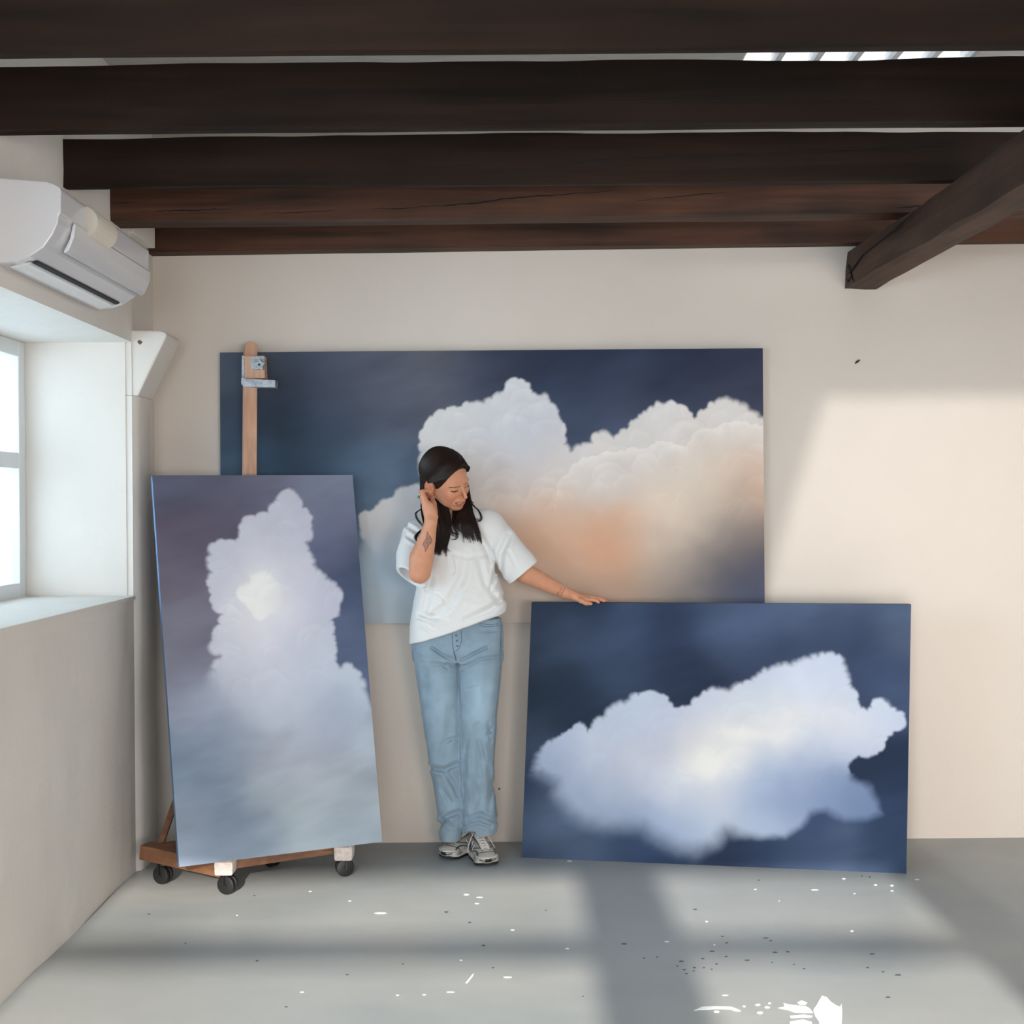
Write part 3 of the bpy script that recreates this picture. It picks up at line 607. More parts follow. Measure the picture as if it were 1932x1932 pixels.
MB().prism([(x, AY0+.04, z) for x, z in ((-1.388, 2.131), (-1.392, 2.124), (-1.44, 2.112), (-1.45, 2.118), (-1.42, 2.126))], (0, AY1-AY0-.1, 0)).build('louver', M_AC, ac, bevel=.001)
hp = MB(); HP = [Vector((-1.296, 3.62+.0065*i, 2.285)) for i in range(0, 28)]
hp.tube(HP, [.050 if i % 2 else .0475 for i in range(len(HP))], 20)
hp.build('filter_housing', M_AC2, ac, smooth=False)
# white plaster block in the corner where the joist ends
struct(MB().box((XL-.02, 4.62, 2.478), (-1.455, 4.9, 2.75)).build('trim_3', M_WALL_L, bevel=.004))

# ------------------------------------------------------------------ small things on the wall and the floor
def wall_pt(px, py, off=0): return U(px, py, YB-off)
hk = MB(); p = wall_pt(1617, 684)
hk.cyl(p+Vector((0, 0, .003)), p+Vector((0, -.012, .003)), .0045, 12); hk.cyl(p+Vector((-.006, 0, -.002)), p+Vector((-.006, -.006, -.002)), .0035, 10); hk.cyl(p+Vector((.003, -.002, .006)), p+Vector((.005, -.018, .008)), .003, 10)
tag(hk.build('wall_hook', M_BLACK), 'small black hook fixed to the back wall right of the huge painting', 'hook')
p = wall_pt(942, 1488); tag(MB().cyl(p, p+Vector((0, -.006, 0)), .004, 12).build('nail', M_BLACK), 'small dark nail low in the wall beside the woman\'s shins', 'nail')
ep = MB(); p = Vector((-1.40, D1-.0005, 2.055)); ring = []
M_HOLE = mat('broken_plaster', rgb(120, 100, 84), .95, bump=(200, .6))
pts = []
for k in range(14):
    t = 2*math.pi*k/14; r = .011*random.uniform(.6, 1.3); pts.append(U(263+r*480*.9*math.cos(t), 645+r*480*.8*math.sin(t), D1-.0012))
ep.prism(pts, (0, .0011, 0)); tag(ep.build('plaster_chip', M_HOLE), 'small chipped patch of plaster on the corbel beside the window', 'plaster chip')

M_SPLAT_W = mat('dried_white_paint', rgb(236, 240, 240), .5)
M_SPLAT_D = mat('dark_paint_drops', rgb(82, 84, 88), .6)
def splat(mb, pts, z=.0012):
    P = [on_floor(x, y) for x, y in pts]; mb.prism([(p.x, p.y, .0002) for p in P], (0, 0, z))
def blob(px, py, rx, ry, n=11):
    k = random.uniform(0, 6); return [(px+rx*math.cos(2*math.pi*i/n+k)*random.uniform(.75, 1.15), py+ry*math.sin(2*math.pi*i/n+k)*random.uniform(.75, 1.15)) for i in range(n)]
sp = MB()
splat(sp, [(1546,1887),(1551,1879),(1560,1882),(1567,1890),(1577,1897),(1585,1900),(1588,1894),(1589,1912),(1588,1932),(1587,1950),(1548,1950),(1545,1928),(1538,1918),(1534,1906),(1540,1898)])
splat(sp, [(1468,1902),(1480,1900),(1478,1893),(1490,1896),(1500,1897),(1520,1899),(1528,1903),(1534,1911),(1515,1911),(1498,1910),(1488,1906)])
splat(sp, [(1504,1892),(1512,1888),(1523,1892),(1520,1896),(1508,1895)]); splat(sp, [(1490,1917),(1515,1915),(1533,1917),(1530,1920),(1510,1920),(1492,1921)]); splat(sp, [(1490,1928),(1515,1924),(1532,1929),(1530,1950),(1492,1950)])
splat(sp, [(1309,1907),(1325,1900),(1350,1899),(1380,1900),(1393,1905),(1398,1908),(1388,1908),(1375,1904),(1350,1904),(1330,1905)])
for b in ((1352,1909,6,2),(1430,1896,5,1.6),(1447,1901,5,1.8),(1434,1911,6,2),(1452,1893,3,1.2),(1404,1899,3,1.3)): splat(sp, blob(*b))
o = tag(sp.build('paint_spill', M_SPLAT_W), 'brushy white paint spill on the floor at the bottom right', 'paint spill')
sw = MB()
for b in ((718,1723,11,1.8),(880,1688,5,1.5),(905,1693,6,1),(967,1755,4,1.2),(1537,1679,7,1.2),(1592,1658,4,1.3),(1652,1670,4,1.5),(1683,1671,4,1.5),(1425,1678,3,1),(1333,1739,3,1.5),(1470,1700,1.5,1),(1683,1681,3,1),(1258,1777,5,1),(1075,1625,5,1.3),(1612,1686,2,1),
          (750,1878,3,1),(850,1872,7,1),(800,1877,4,1),(570,1872,4,1),(958,1844,9,1.3),(425,1660,3,.8),(585,1682,3,1),(1348,1783,2,1.2),(1607,1757,4,1.8),(447,1727,2,1),(870,1812,3,1),(660,1700,3,.8),(900,1705,4,1),(1070,1790,4,1),(1730,1660,5,1),(1368,1878,6,1)): splat(sw, blob(*b), .0008)
splat(sw, [(878,1855),(890,1840),(894,1836),(893,1841),(882,1855)], .0008)
o = sw.build('white_paint_drips', M_SPLAT_W); tag(o, 'scattered small white paint drips all over the grey floor', 'paint drips'); o['kind'] = 'stuff'
sd = MB()
for b in ((842,1721,4,1.5),(886,1741,3,1.2),(912,1784,4,1.5),(485,1813,3,1.2),(655,1839,3,1.2),(281,1725,3,1.2),(1177,1781,6,1.5),(1311,1716,4,1),(1285,1814,5,1.3),(1326,1809,4,1.2),(1370,1805,3,1),(1410,1812,6,1.2),(1344,1795,6,1.3),(1462,1797,5,1.2),(1486,1796,4,1.2),(1363,1767,3,1),(1371,1779,3,1),
          (1454,1775,3,1),(1445,1770,6,.9),(1645,1800,5,1.4),(1695,1840,6,1.5),(1666,1834,3,1.2),(1637,1826,3,1.2),(1517,1828,3,1),(1457,1816,2,.8),(1675,1882,5,1.4),(1310,1826,3,1.3),(1309,1832,2,1),(1291,1830,3,1),(1278,1823,2,1),(1328,1826,2,1),(1343,1829,2,1),(1295,1837,3,1),(1352,1819,3,1),(1432,1661,2,1),(1626,1653,2,1),(1641,1655,2,1),(1498,1820,2,1),
          (480,1690,2,1),(930,1826,2,1),(1215,1808,2,1),(1240,1806,2,1),(1030,1718,2,1),(760,1819,2,1),(350,1780,2,1),(540,1900,3,1),(1100,1880,2,1)): splat(sd, blob(*b, n=9), .0008)
o = sd.build('dark_paint_drips', M_SPLAT_D); tag(o, 'scattered small dark paint specks all over the grey floor', 'paint specks'); o['kind'] = 'stuff'

# ================================================================== the woman
# --- distance-field modelling: fields are blended and turned into one closed quad mesh
def rc(P, a, b, ra, rb, sq=None):
    a = np.array(a, np.float32); b = np.array(b, np.float32); e = b-a; w_ = P-a
    t = np.clip((w_@e)/max(1e-9, float(e@e)), 0, 1); q = w_-t[:, None]*e
    return np.sqrt((q*q).sum(1))-(ra+(rb-ra)*t)
def chain(P, pts, rad, k=0.0):
    d = None
    for i in range(len(pts)-1):
        x = rc(P, pts[i], pts[i+1], rad[i], rad[i+1]); d = x if d is None else (np.minimum(d, x) if k == 0 else smin(d, x, k))
    return d
def ell(P, c, r, R=None):
    q = P-np.array(c, np.float32)
    if R is not None: q = q@R
    r = np.array(r, np.float32); k0 = np.sqrt(((q/r)**2).sum(1)); k1 = np.sqrt(((q/(r*r))**2).sum(1))+1e-9
    return k0*(k0-1)/k1
def smin(a, b, k): h = np.clip(.5+.5*(b-a)/k, 0, 1); return b+(a-b)*h-k*h*(1-h)
def smax(a, b, k): return -smin(-a, -b, k)
def loft(P, rows, p=2.0):
    """rows (z, cx, cy, a, b): stacked ellipses"""
    R = np.array(sorted(rows)); z = P[:, 2]
    cx, cy, a, b = [np.interp(z, R[:, 0], R[:, i]) for i in (1, 2, 3, 4)]
    x = np.abs(P[:, 0]-cx); y = np.abs(P[:, 1]-cy)
    if p != 2.0:
        k0 = ((x/a)**p+(y/b)**p)**(1/p); d = (k0-1)*np.minimum(a, b)
    else:
        k0 = np.sqrt((x/a)**2+(y/b)**2); k1 = np.sqrt((x/(a*a))**2+(y/(b*b))**2)+1e-9; d = k0*(k0-1)/k1
    return smax(smax(d, z-R[-1, 0], .01), R[0, 0]-z, .01)
def net(field, lo, hi, h, margin=1.6):
    """surface nets; field is only evaluated in blocks near the surface"""
    lo = np.array(lo, float); B = 8; nb = np.ceil((np.array(hi)-lo)/(h*B)).astype(int); n = nb*B+1
    ax = [np.arange(nb[i]) for i in range(3)]
    bi = np.stack(np.meshgrid(*ax, indexing='ij'), -1).reshape(-1, 3)
    cen = lo+(bi+.5)*B*h; dc = field(cen.astype(np.float32)); half = B*h*.5*1.7321
    Fd = np.repeat(np.repeat(np.repeat(np.where(dc > 0, 1., -1.).astype(np.float32).reshape(nb), B, 0), B, 1), B, 2)
    Fd = np.pad(Fd, ((0, 1),)*3, mode='edge')
    act = bi[np.abs(dc) < half*margin]
    g = np.stack(np.meshgrid(*[np.arange(B+1)]*3, indexing='ij'), -1).reshape(-1, 3)
    for s in range(0, len(act), 400):
        a = act[s:s+400]; I = (a[:, None, :]*B+g[None]).reshape(-1, 3)
        Fd[I[:, 0], I[:, 1], I[:, 2]] = field((lo+I*h).astype(np.float32))
    ins = Fd < 0; m = n-1; acc = {}
    keys = []; pos = []; quads = []
    for axn in range(3):
        sl0 = [slice(None)]*3; sl1 = [slice(None)]*3; sl0[axn] = slice(0, -1); sl1[axn] = slice(1, None)
        E = np.argwhere(ins[tuple(sl0)] != ins[tuple(sl1)])
        o1, o2 = (axn+1) % 3, (axn+2) % 3
        ok = (E[:, o1] > 0) & (E[:, o2] > 0) & (E[:, o1] < m[o1]) & (E[:, o2] < m[o2]); E = E[ok]
        E2 = E.copy(); E2[:, axn] += 1
        f0 = Fd[tuple(E.T)]; f1 = Fd[tuple(E2.T)]; p = E.astype(np.float64); p[:, axn] += f0/(f0-f1)
        cells = []
        for d1, d2 in ((0, 0), (1, 0), (1, 1), (0, 1)):
            c = E.copy(); c[:, o1] -= d1; c[:, o2] -= d2; cells.append((c[:, 0]*m[1]+c[:, 1])*m[2]+c[:, 2])
        q = np.stack(cells, 1); fl = f0 < 0; q[~fl] = q[~fl][:, ::-1]
        quads.append(q); keys.append(q.ravel()); pos.append(np.repeat(p, 4, axis=0) if False else np.concatenate([p[:, None, :]]*4, 1).reshape(-1, 3))
    K = np.concatenate(keys); Pp = np.concatenate(pos); Q = np.concatenate(quads)
    uq, inv = np.unique(K, return_inverse=True); cnt = np.bincount(inv)
    V = np.stack([np.bincount(inv, Pp[:, i])/cnt for i in range(3)], -1)
    return lo+V*h, inv.reshape(-1, 4)[:, ::-1] if True else None
def relax(V, Q, it=1, f=.5):
    for _ in range(it):
        S = np.zeros_like(V); C = np.zeros(len(V))
        for a, b in ((0, 1), (1, 2), (2, 3), (3, 0)):
            for x, y in ((a, b), (b, a)):
                for i in range(3): S[:, i] += np.bincount(Q[:, x], V[Q[:, y], i], len(V))
                C += np.bincount(Q[:, x], minlength=len(V))
        V = V*(1-f)+S/C[:, None]*f
    return V
def pxw(px, D): return px/F_PX*D
def Uv(px, py, D): return np.array(U(px, py, D)[:], np.float32)
def to_px(P):
    """photo position of world points (used only to place details on the surfaces)"""
    x = P[:, 0]/P[:, 1]*F_PX; y = -(P[:, 2]-CAM_Z)/P[:, 1]*F_PX
    return np.stack([x*cr_+y*sr_+CX, -x*sr_+y*cr_+HOR], -1)
def rows_px(rows):
    """rows (py, left px, right px, depth D, half depth) -> loft rows"""
    out = []
    for py, xl, xr, D, b in rows:
        c = U((xl+xr)/2, py, D); out.append((c.z, c.x, D, (xr-xl)/2/F_PX*D, b))
    return out
def seg2(p2, a, b):
    a = np.array(a, float); b = np.array(b, float); e = b-a; w_ = p2-a; t = np.clip((w_@e)/(e@e), 0, 1); q = w_-t[:, None]*e
    return np.sqrt((q*q).sum(1)), t
def creases(P, L_, front=True):
    """sum of fold valleys and ridges; L_ = list of (polyline px, width px, depth m)"""
    p2 = to_px(P); out = np.zeros(len(P))
    for pts, w_, dep in L_:
        d = np.full(len(P), 1e9)
        for a, b in zip(pts[:-1], pts[1:]): d = np.minimum(d, seg2(p2, a, b)[0])
        a_, b_ = np.array(pts[0], float), np.array(pts[-1], float); tt = np.clip(((p2-a_)@(b_-a_))/((b_-a_)@(b_-a_)), 0, 1)
        x = d/w_; out += dep*(np.exp(-x*x)-.45*np.exp(-(x-1.6)**2*1.4))*(.35+.65*np.sin(np.pi*np.clip(tt*.8+.1, 0, 1)))
    return out

person = thing('person', 'woman in a white t-shirt, light blue jeans and grey sneakers, touching her ear', 'person', (-.16, 4.78, 0))

# ---- head frame
def rotm(yaw_, pitch, roll):
    cz, sz = math.cos(yaw_), math.sin(yaw_); cx, sx = math.cos(pitch), math.sin(pitch); cy, sy = math.cos(roll), math.sin(roll)
    return np.array([[cz, -sz, 0], [sz, cz, 0], [0, 0, 1]])@np.array([[1, 0, 0], [0, cx, -sx], [0, sx, cx]])@np.array([[cy, 0, sy], [0, 1, 0], [-sy, 0, cy]])
HR = rotm(.93, .40, -.36); HT = Uv(842, 905, 4.68); HS = 1.0
def to_head(P): return ((P-HT)@HR/HS).astype(np.float32)
def from_head(q): return (np.asarray(q, float)*HS)@HR.T+HT

def ear(Q, s):
    c = np.array((s*.0765, .012, -.012), np.float32)
    q = Q-c; tilt = .18
    y = q[:, 1]*math.cos(tilt)-q[:, 2]*math.sin(tilt); z = q[:, 1]*math.sin(tilt)+q[:, 2]*math.cos(tilt)
    flare = q[:, 0]*s-.35*np.clip(y, -.01, .03)
    zz = z+.002; e = np.sqrt((y/(.0175-.004*np.clip(-z/.03, 0, 1)))**2+(zz/.031)**2)
    disc = np.maximum((e-1)*.017, np.abs(flare)-.0035)
    rim = np.sqrt(((e-.90)*.0175)**2+(flare-.0045)**2)-.0032
    rim = np.where((y < -.006) & (z < .004), .02, rim)
    ahel = np.sqrt(((np.sqrt(((y+.001)/.0095)**2+((z+.001)/.019)**2)-1)*.010)**2+(flare-.003)**2)-.0025
    ahel = np.where(y < -.003, .02, ahel)
    trag = np.sqrt((y+.0125)**2+(z+.003)**2+(flare-.003)**2)-.0045
    lobe = np.sqrt((y+.004)**2+(z+.027)**2+(flare)**2)-.0068
    d = smin(disc, rim, .003); d = smin(d, ahel, .002); d = smin(d, trag, .003); d = smin(d, lobe, .005); con = np.sqrt(((y+.003)/.0065)**2+((z+.006)/.0085)**2+((flare-.004)/.005)**2)-1
    fos = np.abs(np.sqrt(((y)/.0125)**2+((z-.002)/.024)**2)-1)*.0125
    d = smax(d, -con*.005, .0015); return smax(d, -(np.sqrt(np.where((z > -.008) & (y > -.004), fos, .02)**2+(flare-.0052)**2)-.0019), .001)
def head_field(Q):
    X = np.abs(Q[:, 0]); A = np.stack([X, Q[:, 1], Q[:, 2]], -1)      # mirrored
    d = ell(Q, (0, .014, .034), (.074, .094, .080))
    d = smin(d, ell(Q, (0, -.028, -.018), (.058, .058, .074)), .03)
    d = smin(d, rc(A, (.048, -.002, -.036), (.018, -.062, -.089), .014, .012), .022)      # jaw
    d = smin(d, ell(Q, (0, -.0735, -.0895), (.018, .0145, .0135)), .016)                    # chin
    d = smin(d, ell(Q, (0, -.045, -.080), (.030, .030, .018)), .02)
    d = smin(d, ell(A, (.038, -.063, -.029), (.019, .018, .017)), .018)                  # cheek
    d = smin(d, ell(A, (.024, -.0785, .0205), (.020, .0075, .0075)), .014)                  # brow
    d = smin(d, ell(A, (.038, -.042, -.052), (.020, .026, .026)), .022)
    d = smax(d, -ell(A, (.031, -.095, -.002), (.0165, .0105, .0115)), .012)               # socket
    d = smin(d, ell(A, (.0305, -.0705, -.0015), (.0158, .0142, .0118)), .004)             # closed lid
    d = smax(d, -rc(A, (.018, -.0865, -.0085), (.045, -.0745, -.0045), .0011, .0011), .0022)   # lash line
    d = smin(d, rc(Q, (0, -.084, .010), (0, -.1055, -.028), .0058, .0060), .010)          # nose bridge
    d = smin(d, ell(Q, (0, -.1065, -.0325), (.0074, .0085, .0066)), .006)
    d = smin(d, ell(A, (.0112, -.0935, -.0350), (.0050, .0080, .0052)), .004)              # wings
    d = smax(d, -ell(A, (.0062, -.099, -.0415), (.0034, .005, .003)), .003)
    d = smin(d, ell(Q, (0, -.0785, -.062), (.030, .0150, .020)), .012)                   # muzzle
    mx = X; my = -.0915+.20*X+6*X*X                                                       # lips follow the teeth
    up = np.stack([X, Q[:, 1]-(2.0+0*X)*X*X*5.2, Q[:, 2]-8.4*X*X], -1)
    d = smin(d, ell(up, (0, -.0915, -.0590), (.0275, .0058, .0036)), .004)
    d = smin(d, ell(up, (0, -.0890, -.0735), (.0235, .0066, .0048)), .004)
    d = smax(d, -ell(up, (0, -.0975, -.0658), (.0265, .0085, .0032)), .0016)              # open smile
    d = smax(d, -rc(A, (.0150, -.0940, -.042), (.0345, -.0800, -.062), .0007, .0009), .004)     # smile fold
    d = smax(d, -ell(A, (.0300, -.0850, -.0625), (.002, .003, .002)), .003)
    d = np.minimum(d, 9); e1 = ear(Q, -1); d = smin(d, e1, .004); d = smin(d, ear(Q, 1), .004)
    return d*HS

SHL, SHR = Uv(922, 988, 4.74), Uv(786, 1004, 4.74)
EL_L, WR_L = Uv(992, 1082, 4.71), Uv(1066, 1118, 4.745)
EL_R, WR_R = Uv(792, 1080, 4.535), Uv(813, 985, 4.53)
neck0, neck1 = Uv(846, 996, 4.755), from_head((0, .030, -.06))

def finger(P, pts, r0, r1):
    n = len(pts); r = np.linspace(r0, r1, n); return chain(P, pts, r)
TOPZ = U(1100, 1137, 4.785).z
def hand_left(P):
    """left hand lying on the top edge of the wide canvas"""
    w_ = WR_L
    d = rc(P, w_, Uv(1080, 1123, 4.755), .0215, .0185)
    kn = [(1107, 1131.5, 4.748), (1109, 1128, 4.768), (1110, 1126.5, 4.787), (1108, 1127, 4.805)]
    for i, k_ in enumerate(kn): d = smin(d, rc(P, Uv(1082, 1123+.5*(i == 0), 4.748+.012*i), Uv(*k_), .0150, .0102), .010)
    F_ = [[(1107, 1132, 4.748), (1117, 1131, 4.744), (1125, 1133, 4.742), (1129, 1136, 4.743)],
          [(1109, 1128, 4.768), (1122, 1128, 4.768), (1133, 1131, 4.768), (1140, 1134, 4.770)],
          [(1110, 1127, 4.787), (1124, 1127, 4.792), (1136, 1130, 4.795), (1145, 1134, 4.798)],
          [(1108, 1128, 4.805), (1120, 1129, 4.812), (1130, 1131, 4.816), (1136, 1134, 4.82)]]
    for k_, f in enumerate(F_): d = smin(d, finger(P, [Uv(*p) for p in f], .0092, .0062 if k_ < 3 else .0056), .004)
    th = [(1086, 1128, 4.745), (1096, 1133, 4.731), (1106, 1138, 4.727), (1115, 1139, 4.731)]
    return smin(d, chain(P, [Uv(*p) for p in th], [.0115, .0105, .0088, .0066], .004), .008)
def hand_right(P):
    """right hand raised to the ear, back of the hand to the left, fingers curling behind the ear"""
    w_ = WR_R
    A = Uv(808, 958, 4.545); d = chain(P, [w_, A], [.021, .0235])
    d = smin(d, rc(P, Uv(822, 975, 4.53), Uv(812, 955, 4.535), .0105, .0125), .012)      # heel of the hand
    kn = [(799, 937, 4.545), (796, 938, 4.563), (796, 940, 4.581), (798, 943, 4.598)]
    for i, k_ in enumerate(kn): d = smin(d, rc(P, Uv(811, 966, 4.54+.012*i), Uv(*k_), .0165, .0105), .012)
    F_ = [[kn[0], (797, 927.5, 4.552), (806, 925, 4.573), (812, 930, 4.588)],
          [kn[1], (794, 928, 4.572), (802, 926, 4.594), (809, 931, 4.610)],
          [kn[2], (795, 930, 4.590), (802, 929, 4.612), (809, 934, 4.625)],
          [kn[3], (797, 934, 4.608), (803, 934, 4.626), (809, 938, 4.636)]]
    for k_, f in enumerate(F_): d = smin(d, finger(P, [Uv(*p) for p in f], .0094, .0066 if k_ < 3 else .0058), .004)
    th = [(820, 966, 4.545), (818, 950, 4.575), (815, 940, 4.60), (813, 934, 4.618)]
    return smin(d, chain(P, [Uv(*p) for p in th], [.012, .011, .009, .007], .004), .010)
HIP_R, HIP_L = Uv(826, 1225, 4.80), Uv(898, 1215, 4.80)
ANK_R, ANK_L = Uv(851, 1578, 4.90), Uv(905, 1578, 4.86)
def body_field(P):
    d = np.full(len(P), .5)
    z = P[:, 2]; x = P[:, 0]
    Q = to_head(P); near = (Q**2).sum(1) < .20**2
    if near.any(): d[near] = head_field(Q[near])
    d = smin(d, rc(P, neck0, neck1, .054, .045), .018)
    sh = Uv(855, 1010, 4.76)
    d = smin(d, chain(P, [Uv(800, 1006, 4.755), sh, Uv(908, 1000, 4.755)], [.042, .05, .042]), .04)
    d = smin(d, chain(P, [sh, Uv(862, 1080, 4.765), Uv(864, 1150, 4.775), Uv(862, 1205, 4.79)], [.07, .085, .080, .088]), .05)
    for hp, an in ((HIP_R, ANK_R), (HIP_L, ANK_L)):
        kn_ = (hp+an)/2+np.array((0, -.01, .0)); d = smin(d, chain(P, [hp, kn_, an], [.062, .042, .032]), .03)
        d = smin(d, rc(P, an+np.array((0, 0, -.03)), an+np.array((0.0, -.09, -.045)), .026, .024), .02)
    mR = EL_R*.5+WR_R*.5
    d = smin(d, chain(P, [Uv(800, 1006, 4.745), Uv(790, 1050, 4.672), EL_R+np.array((-.002, .028, .004))], [.038, .038, .040]), .03)
    d = smin(d, chain(P, [EL_R, EL_R*.72+WR_R*.28+np.array((-.006, 0, 0)), mR*.7+WR_R*.3+np.array((0, 0, 0)), WR_R], [.0425, .0465, .033, .0235]), .012)
    mL = EL_L*.6+WR_L*.4
    d = smin(d, chain(P, [Uv(915, 1000, 4.745), EL_L], [.045, .0375]), .03)
    d = smin(d, chain(P, [EL_L, EL_L*.75+WR_L*.25, mL*.4+WR_L*.6, WR_L], [.037, .0365, .028, .0215]), .012)
    a = ((P-WR_L)**2).sum(1) < .26**2
    if a.any(): d[a] = smin(d[a], hand_left(P[a]), .01)
    a = ((P-WR_R)**2).sum(1) < .24**2
    if a.any(): d[a] = smin(d[a], hand_right(P[a]), .01)
    return d
V, Q_ = net(body_field, (-.47, 4.44, .03), (.47, 5.0, 1.56), .0018)
V = relax(V, Q_, 1, .35)
# skin colours: lips, brows, lashes, tattoos
def skin_colors(V):
    H = to_head(V.astype(np.float32)); c = np.tile(s2l((210, 150, 118)), (len(V), 1)); nz = fbm(V, 60, 3, 2)
    c *= (1+.05*nz)[:, None]
    def mix(mask, col, a=1.0):
        mk = (np.clip(mask, 0, 1)*a)[:, None]; c[:] = c*(1-mk)+s2l(col)*mk
    inh = (H**2).sum(1) < .17**2; X = np.abs(H[:, 0]); y = H[:, 1]; z = H[:, 2]; fr_ = inh & (y < -.03)
    mix(fr_*np.exp(-((X-.043)/.018)**2-((z+.036)/.016)**2), (214, 132, 108), .5)
    mix(fr_*np.exp(-(X/.012)**2-((z+.034)/.010)**2), (212, 136, 112), .4)
    bz = .0125+.06*np.clip(X-.012, 0, .02)-11*np.clip(X-.030, 0, 1)**2
    mix(fr_*(X > .013)*(X < .050)*np.clip(1.5-np.abs(z-bz)/(.0021-.03*np.clip(X-.03, 0, 1)), 0, 1), (62, 40, 30), .95)
    lz = -.0075+.13*(X-.030)-8*0; lz = np.where(X > .018, -.0088+.16*(X-.018), -.0088)
    mix(fr_*(X > .017)*(X < .0465)*np.clip(1.7-np.abs(z-lz+6*(X-.031)**2-.0012)/(.0012+.0024*np.exp(-((X-.034)/.009)**2)), 0, 1), (30, 20, 18), .97)
    mix(fr_*np.exp(-((X-.030)/.015)**2-((z-.004)/.006)**2), (176, 116, 92), .35)
    lc = 8.4*X*X; u_ = z-lc
    mix(fr_*(y < -.070)*(X < .0285)*np.clip(1.5-np.abs(u_+.0592)/.0030, 0, 1), (180, 100, 86), .65)
    mix(fr_*(y < -.068)*(X < .0255)*np.clip(1.5-np.abs(u_+.0738)/.0042, 0, 1), (180, 96, 84), .75)
    mix(fr_*(y < -.060)*(X < .0290)*np.clip(1.4-np.abs(u_+.0664)/.0030, 0, 1), (84, 34, 30), .95)
    mix(inh*(y < -.060)*(X < .0220)*np.clip(1.5-np.abs(u_+.0650)/.0019, 0, 1), (240, 230, 220), 1)
    mix(inh*(X > .066)*(np.abs(y-.010) < .016)*(np.abs(z+.010) < .022)*np.clip(1.3-np.sqrt(((y-.006)/.008)**2+((z+.010)/.012)**2), 0, 1), (168, 84, 62), .8)
    mix(inh*(X > .066)*(np.abs(y-.012) < .03)*(np.abs(z+.010) < .04), (214, 134, 108), .5)
    # hairline stubble so the cap does not end in a hard edge
    p2 = to_px(V); frontal = V[:, 1] < 4.60
    def poly_in(pts): return sdf_poly(p2, pts)
    shell = [(806.5,1003),(809,1009),(813,1014),(815,1020),(813,1025),(809,1028),(807,1034),(802.5,1041),(801.5,1034),(798,1027),(800,1022),(804,1017),(805,1010)]
    dd = poly_in(shell); arm = frontal & (V[:, 0] < -.25)
    mix(arm*np.clip(.5-dd/1.0, 0, 1), (150, 112, 96), .75); mix(arm*np.clip(1.1-np.abs(dd)/.8, 0, 1), (66, 50, 46), .9)
    for a, b in (((800, 1024), (813, 1024)), ((801, 1031), (808, 1030)), ((804, 1016), (813, 1017)), ((806, 1008), (805, 1026)), ((810, 1012), (806, 1028))):
        mix(arm*np.clip(1-seg2(p2, a, b)[0]/.8, 0, 1), (84, 66, 60), .6)
    la = (V[:, 0] > .15) & (V[:, 1] < 4.76)
    mix(la*np.clip(1.1-seg2(p2, (1065.5, 1109.5), (1058.5, 1124.5))[0]/.8, 0, 1), (70, 44, 38), .95)
    S = [(1060, 1106), (1058, 1110), (1059, 1112), (1056, 1115), (1057, 1118), (1054, 1121), (1051, 1117), (1053, 1123)]
    for a, b in zip(S[:-1], S[1:]): mix(la*np.clip(1-seg2(p2, a, b)[0]/.75, 0, 1), (84, 56, 50), .85)
    return np.clip(c, 0, 1)
M_SKIN = attr_mat('skin', .48, bump=(300, .02), sss=.25, spec=.4)
body = np_mesh('body', V, Q_, M_SKIN, person, True, skin_colors(V))
body['label'] = 'fair skin with tattoos on both forearms'

# ---- ring, bracelet-like string
M_TURQ = mat('turquoise_stone', rgb(48, 120, 112), .3); M_SILV = mat('silver', rgb(190, 190, 190), .3, 1)
rgc = Uv(791.5, 936, 4.566); rg = MB(); ax_ = (Uv(794, 929, 4.573)-Uv(796, 938, 4.563)); ax_ /= np.linalg.norm(ax_); t1 = np.cross(ax_, (0, 1, 0)); t1 /= np.linalg.norm(t1); t2 = np.cross(ax_, t1)
cc = Uv(795.3, 934.5, 4.566)
rg.tube([cc+(t1*math.cos(t)+t2*math.sin(t))*.0103 for t in np.linspace(0, 2*math.pi, 25)], .0013, 6)
rgo = rg.build('ring', M_SILV, person, smooth=True)
MB().ball(Uv(789.5, 938, 4.556), .0052, 10).build('ring_stone', M_TURQ, rgo, smooth=True)

# ---- t-shirt
TS = rows_px([(962, 838, 896, 4.755, .055), (975, 806, 915, 4.757, .080), (1000, 798, 922, 4.757, .103), (1040, 794, 930, 4.757, .120), (1080, 791, 939, 4.757, .124), (1110, 787, 948, 4.76, .122),
              (1140, 779, 956, 4.765, .124), (1160, 775, 957, 4.77, .127), (1190, 771, 952, 4.775, .128), (1222, 770, 944, 4.78, .124)])
TSF = [(p_, w_*.8, d_*1.35) for p_, w_, d_ in [([(936, 1062), (932, 1090), (926, 1110)], 5, .007), ([(929, 1040), (935, 1062), (938, 1078)], 4, .008), ([(880, 1046), (872, 1090), (846, 1142), (812, 1168)], 10, .009),
       ([(812, 1092), (806, 1130), (800, 1160)], 8, .007), ([(850, 1048), (857, 1078)], 5, .006), ([(792, 1172), (805, 1176), (816, 1186)], 6, .006), ([(794, 1158), (806, 1164), (840, 1168)], 7, .007),
       ([(950, 1128), (925, 1150), (880, 1170)], 8, .007), ([(905, 1060), (915, 1100), (940, 1135)], 7, .005), ([(770, 1012), (790, 1024)], 5, .008), ([(765, 990), (792, 1006)], 5, .006), ([(960, 1010), (945, 1045), (942, 1085)], 8, .009),
       ([(900, 1000), (915, 1030), (928, 1055)], 8, .005), ([(860, 1120), (900, 1130), (935, 1120)], 10, .004), ([(842, 1040), (880, 1052), (925, 1046)], 6, .003), ([(800, 1110), (830, 1120), (850, 1145)], 5, .004), ([(960, 1040), (975, 1070)], 5, .004)]]
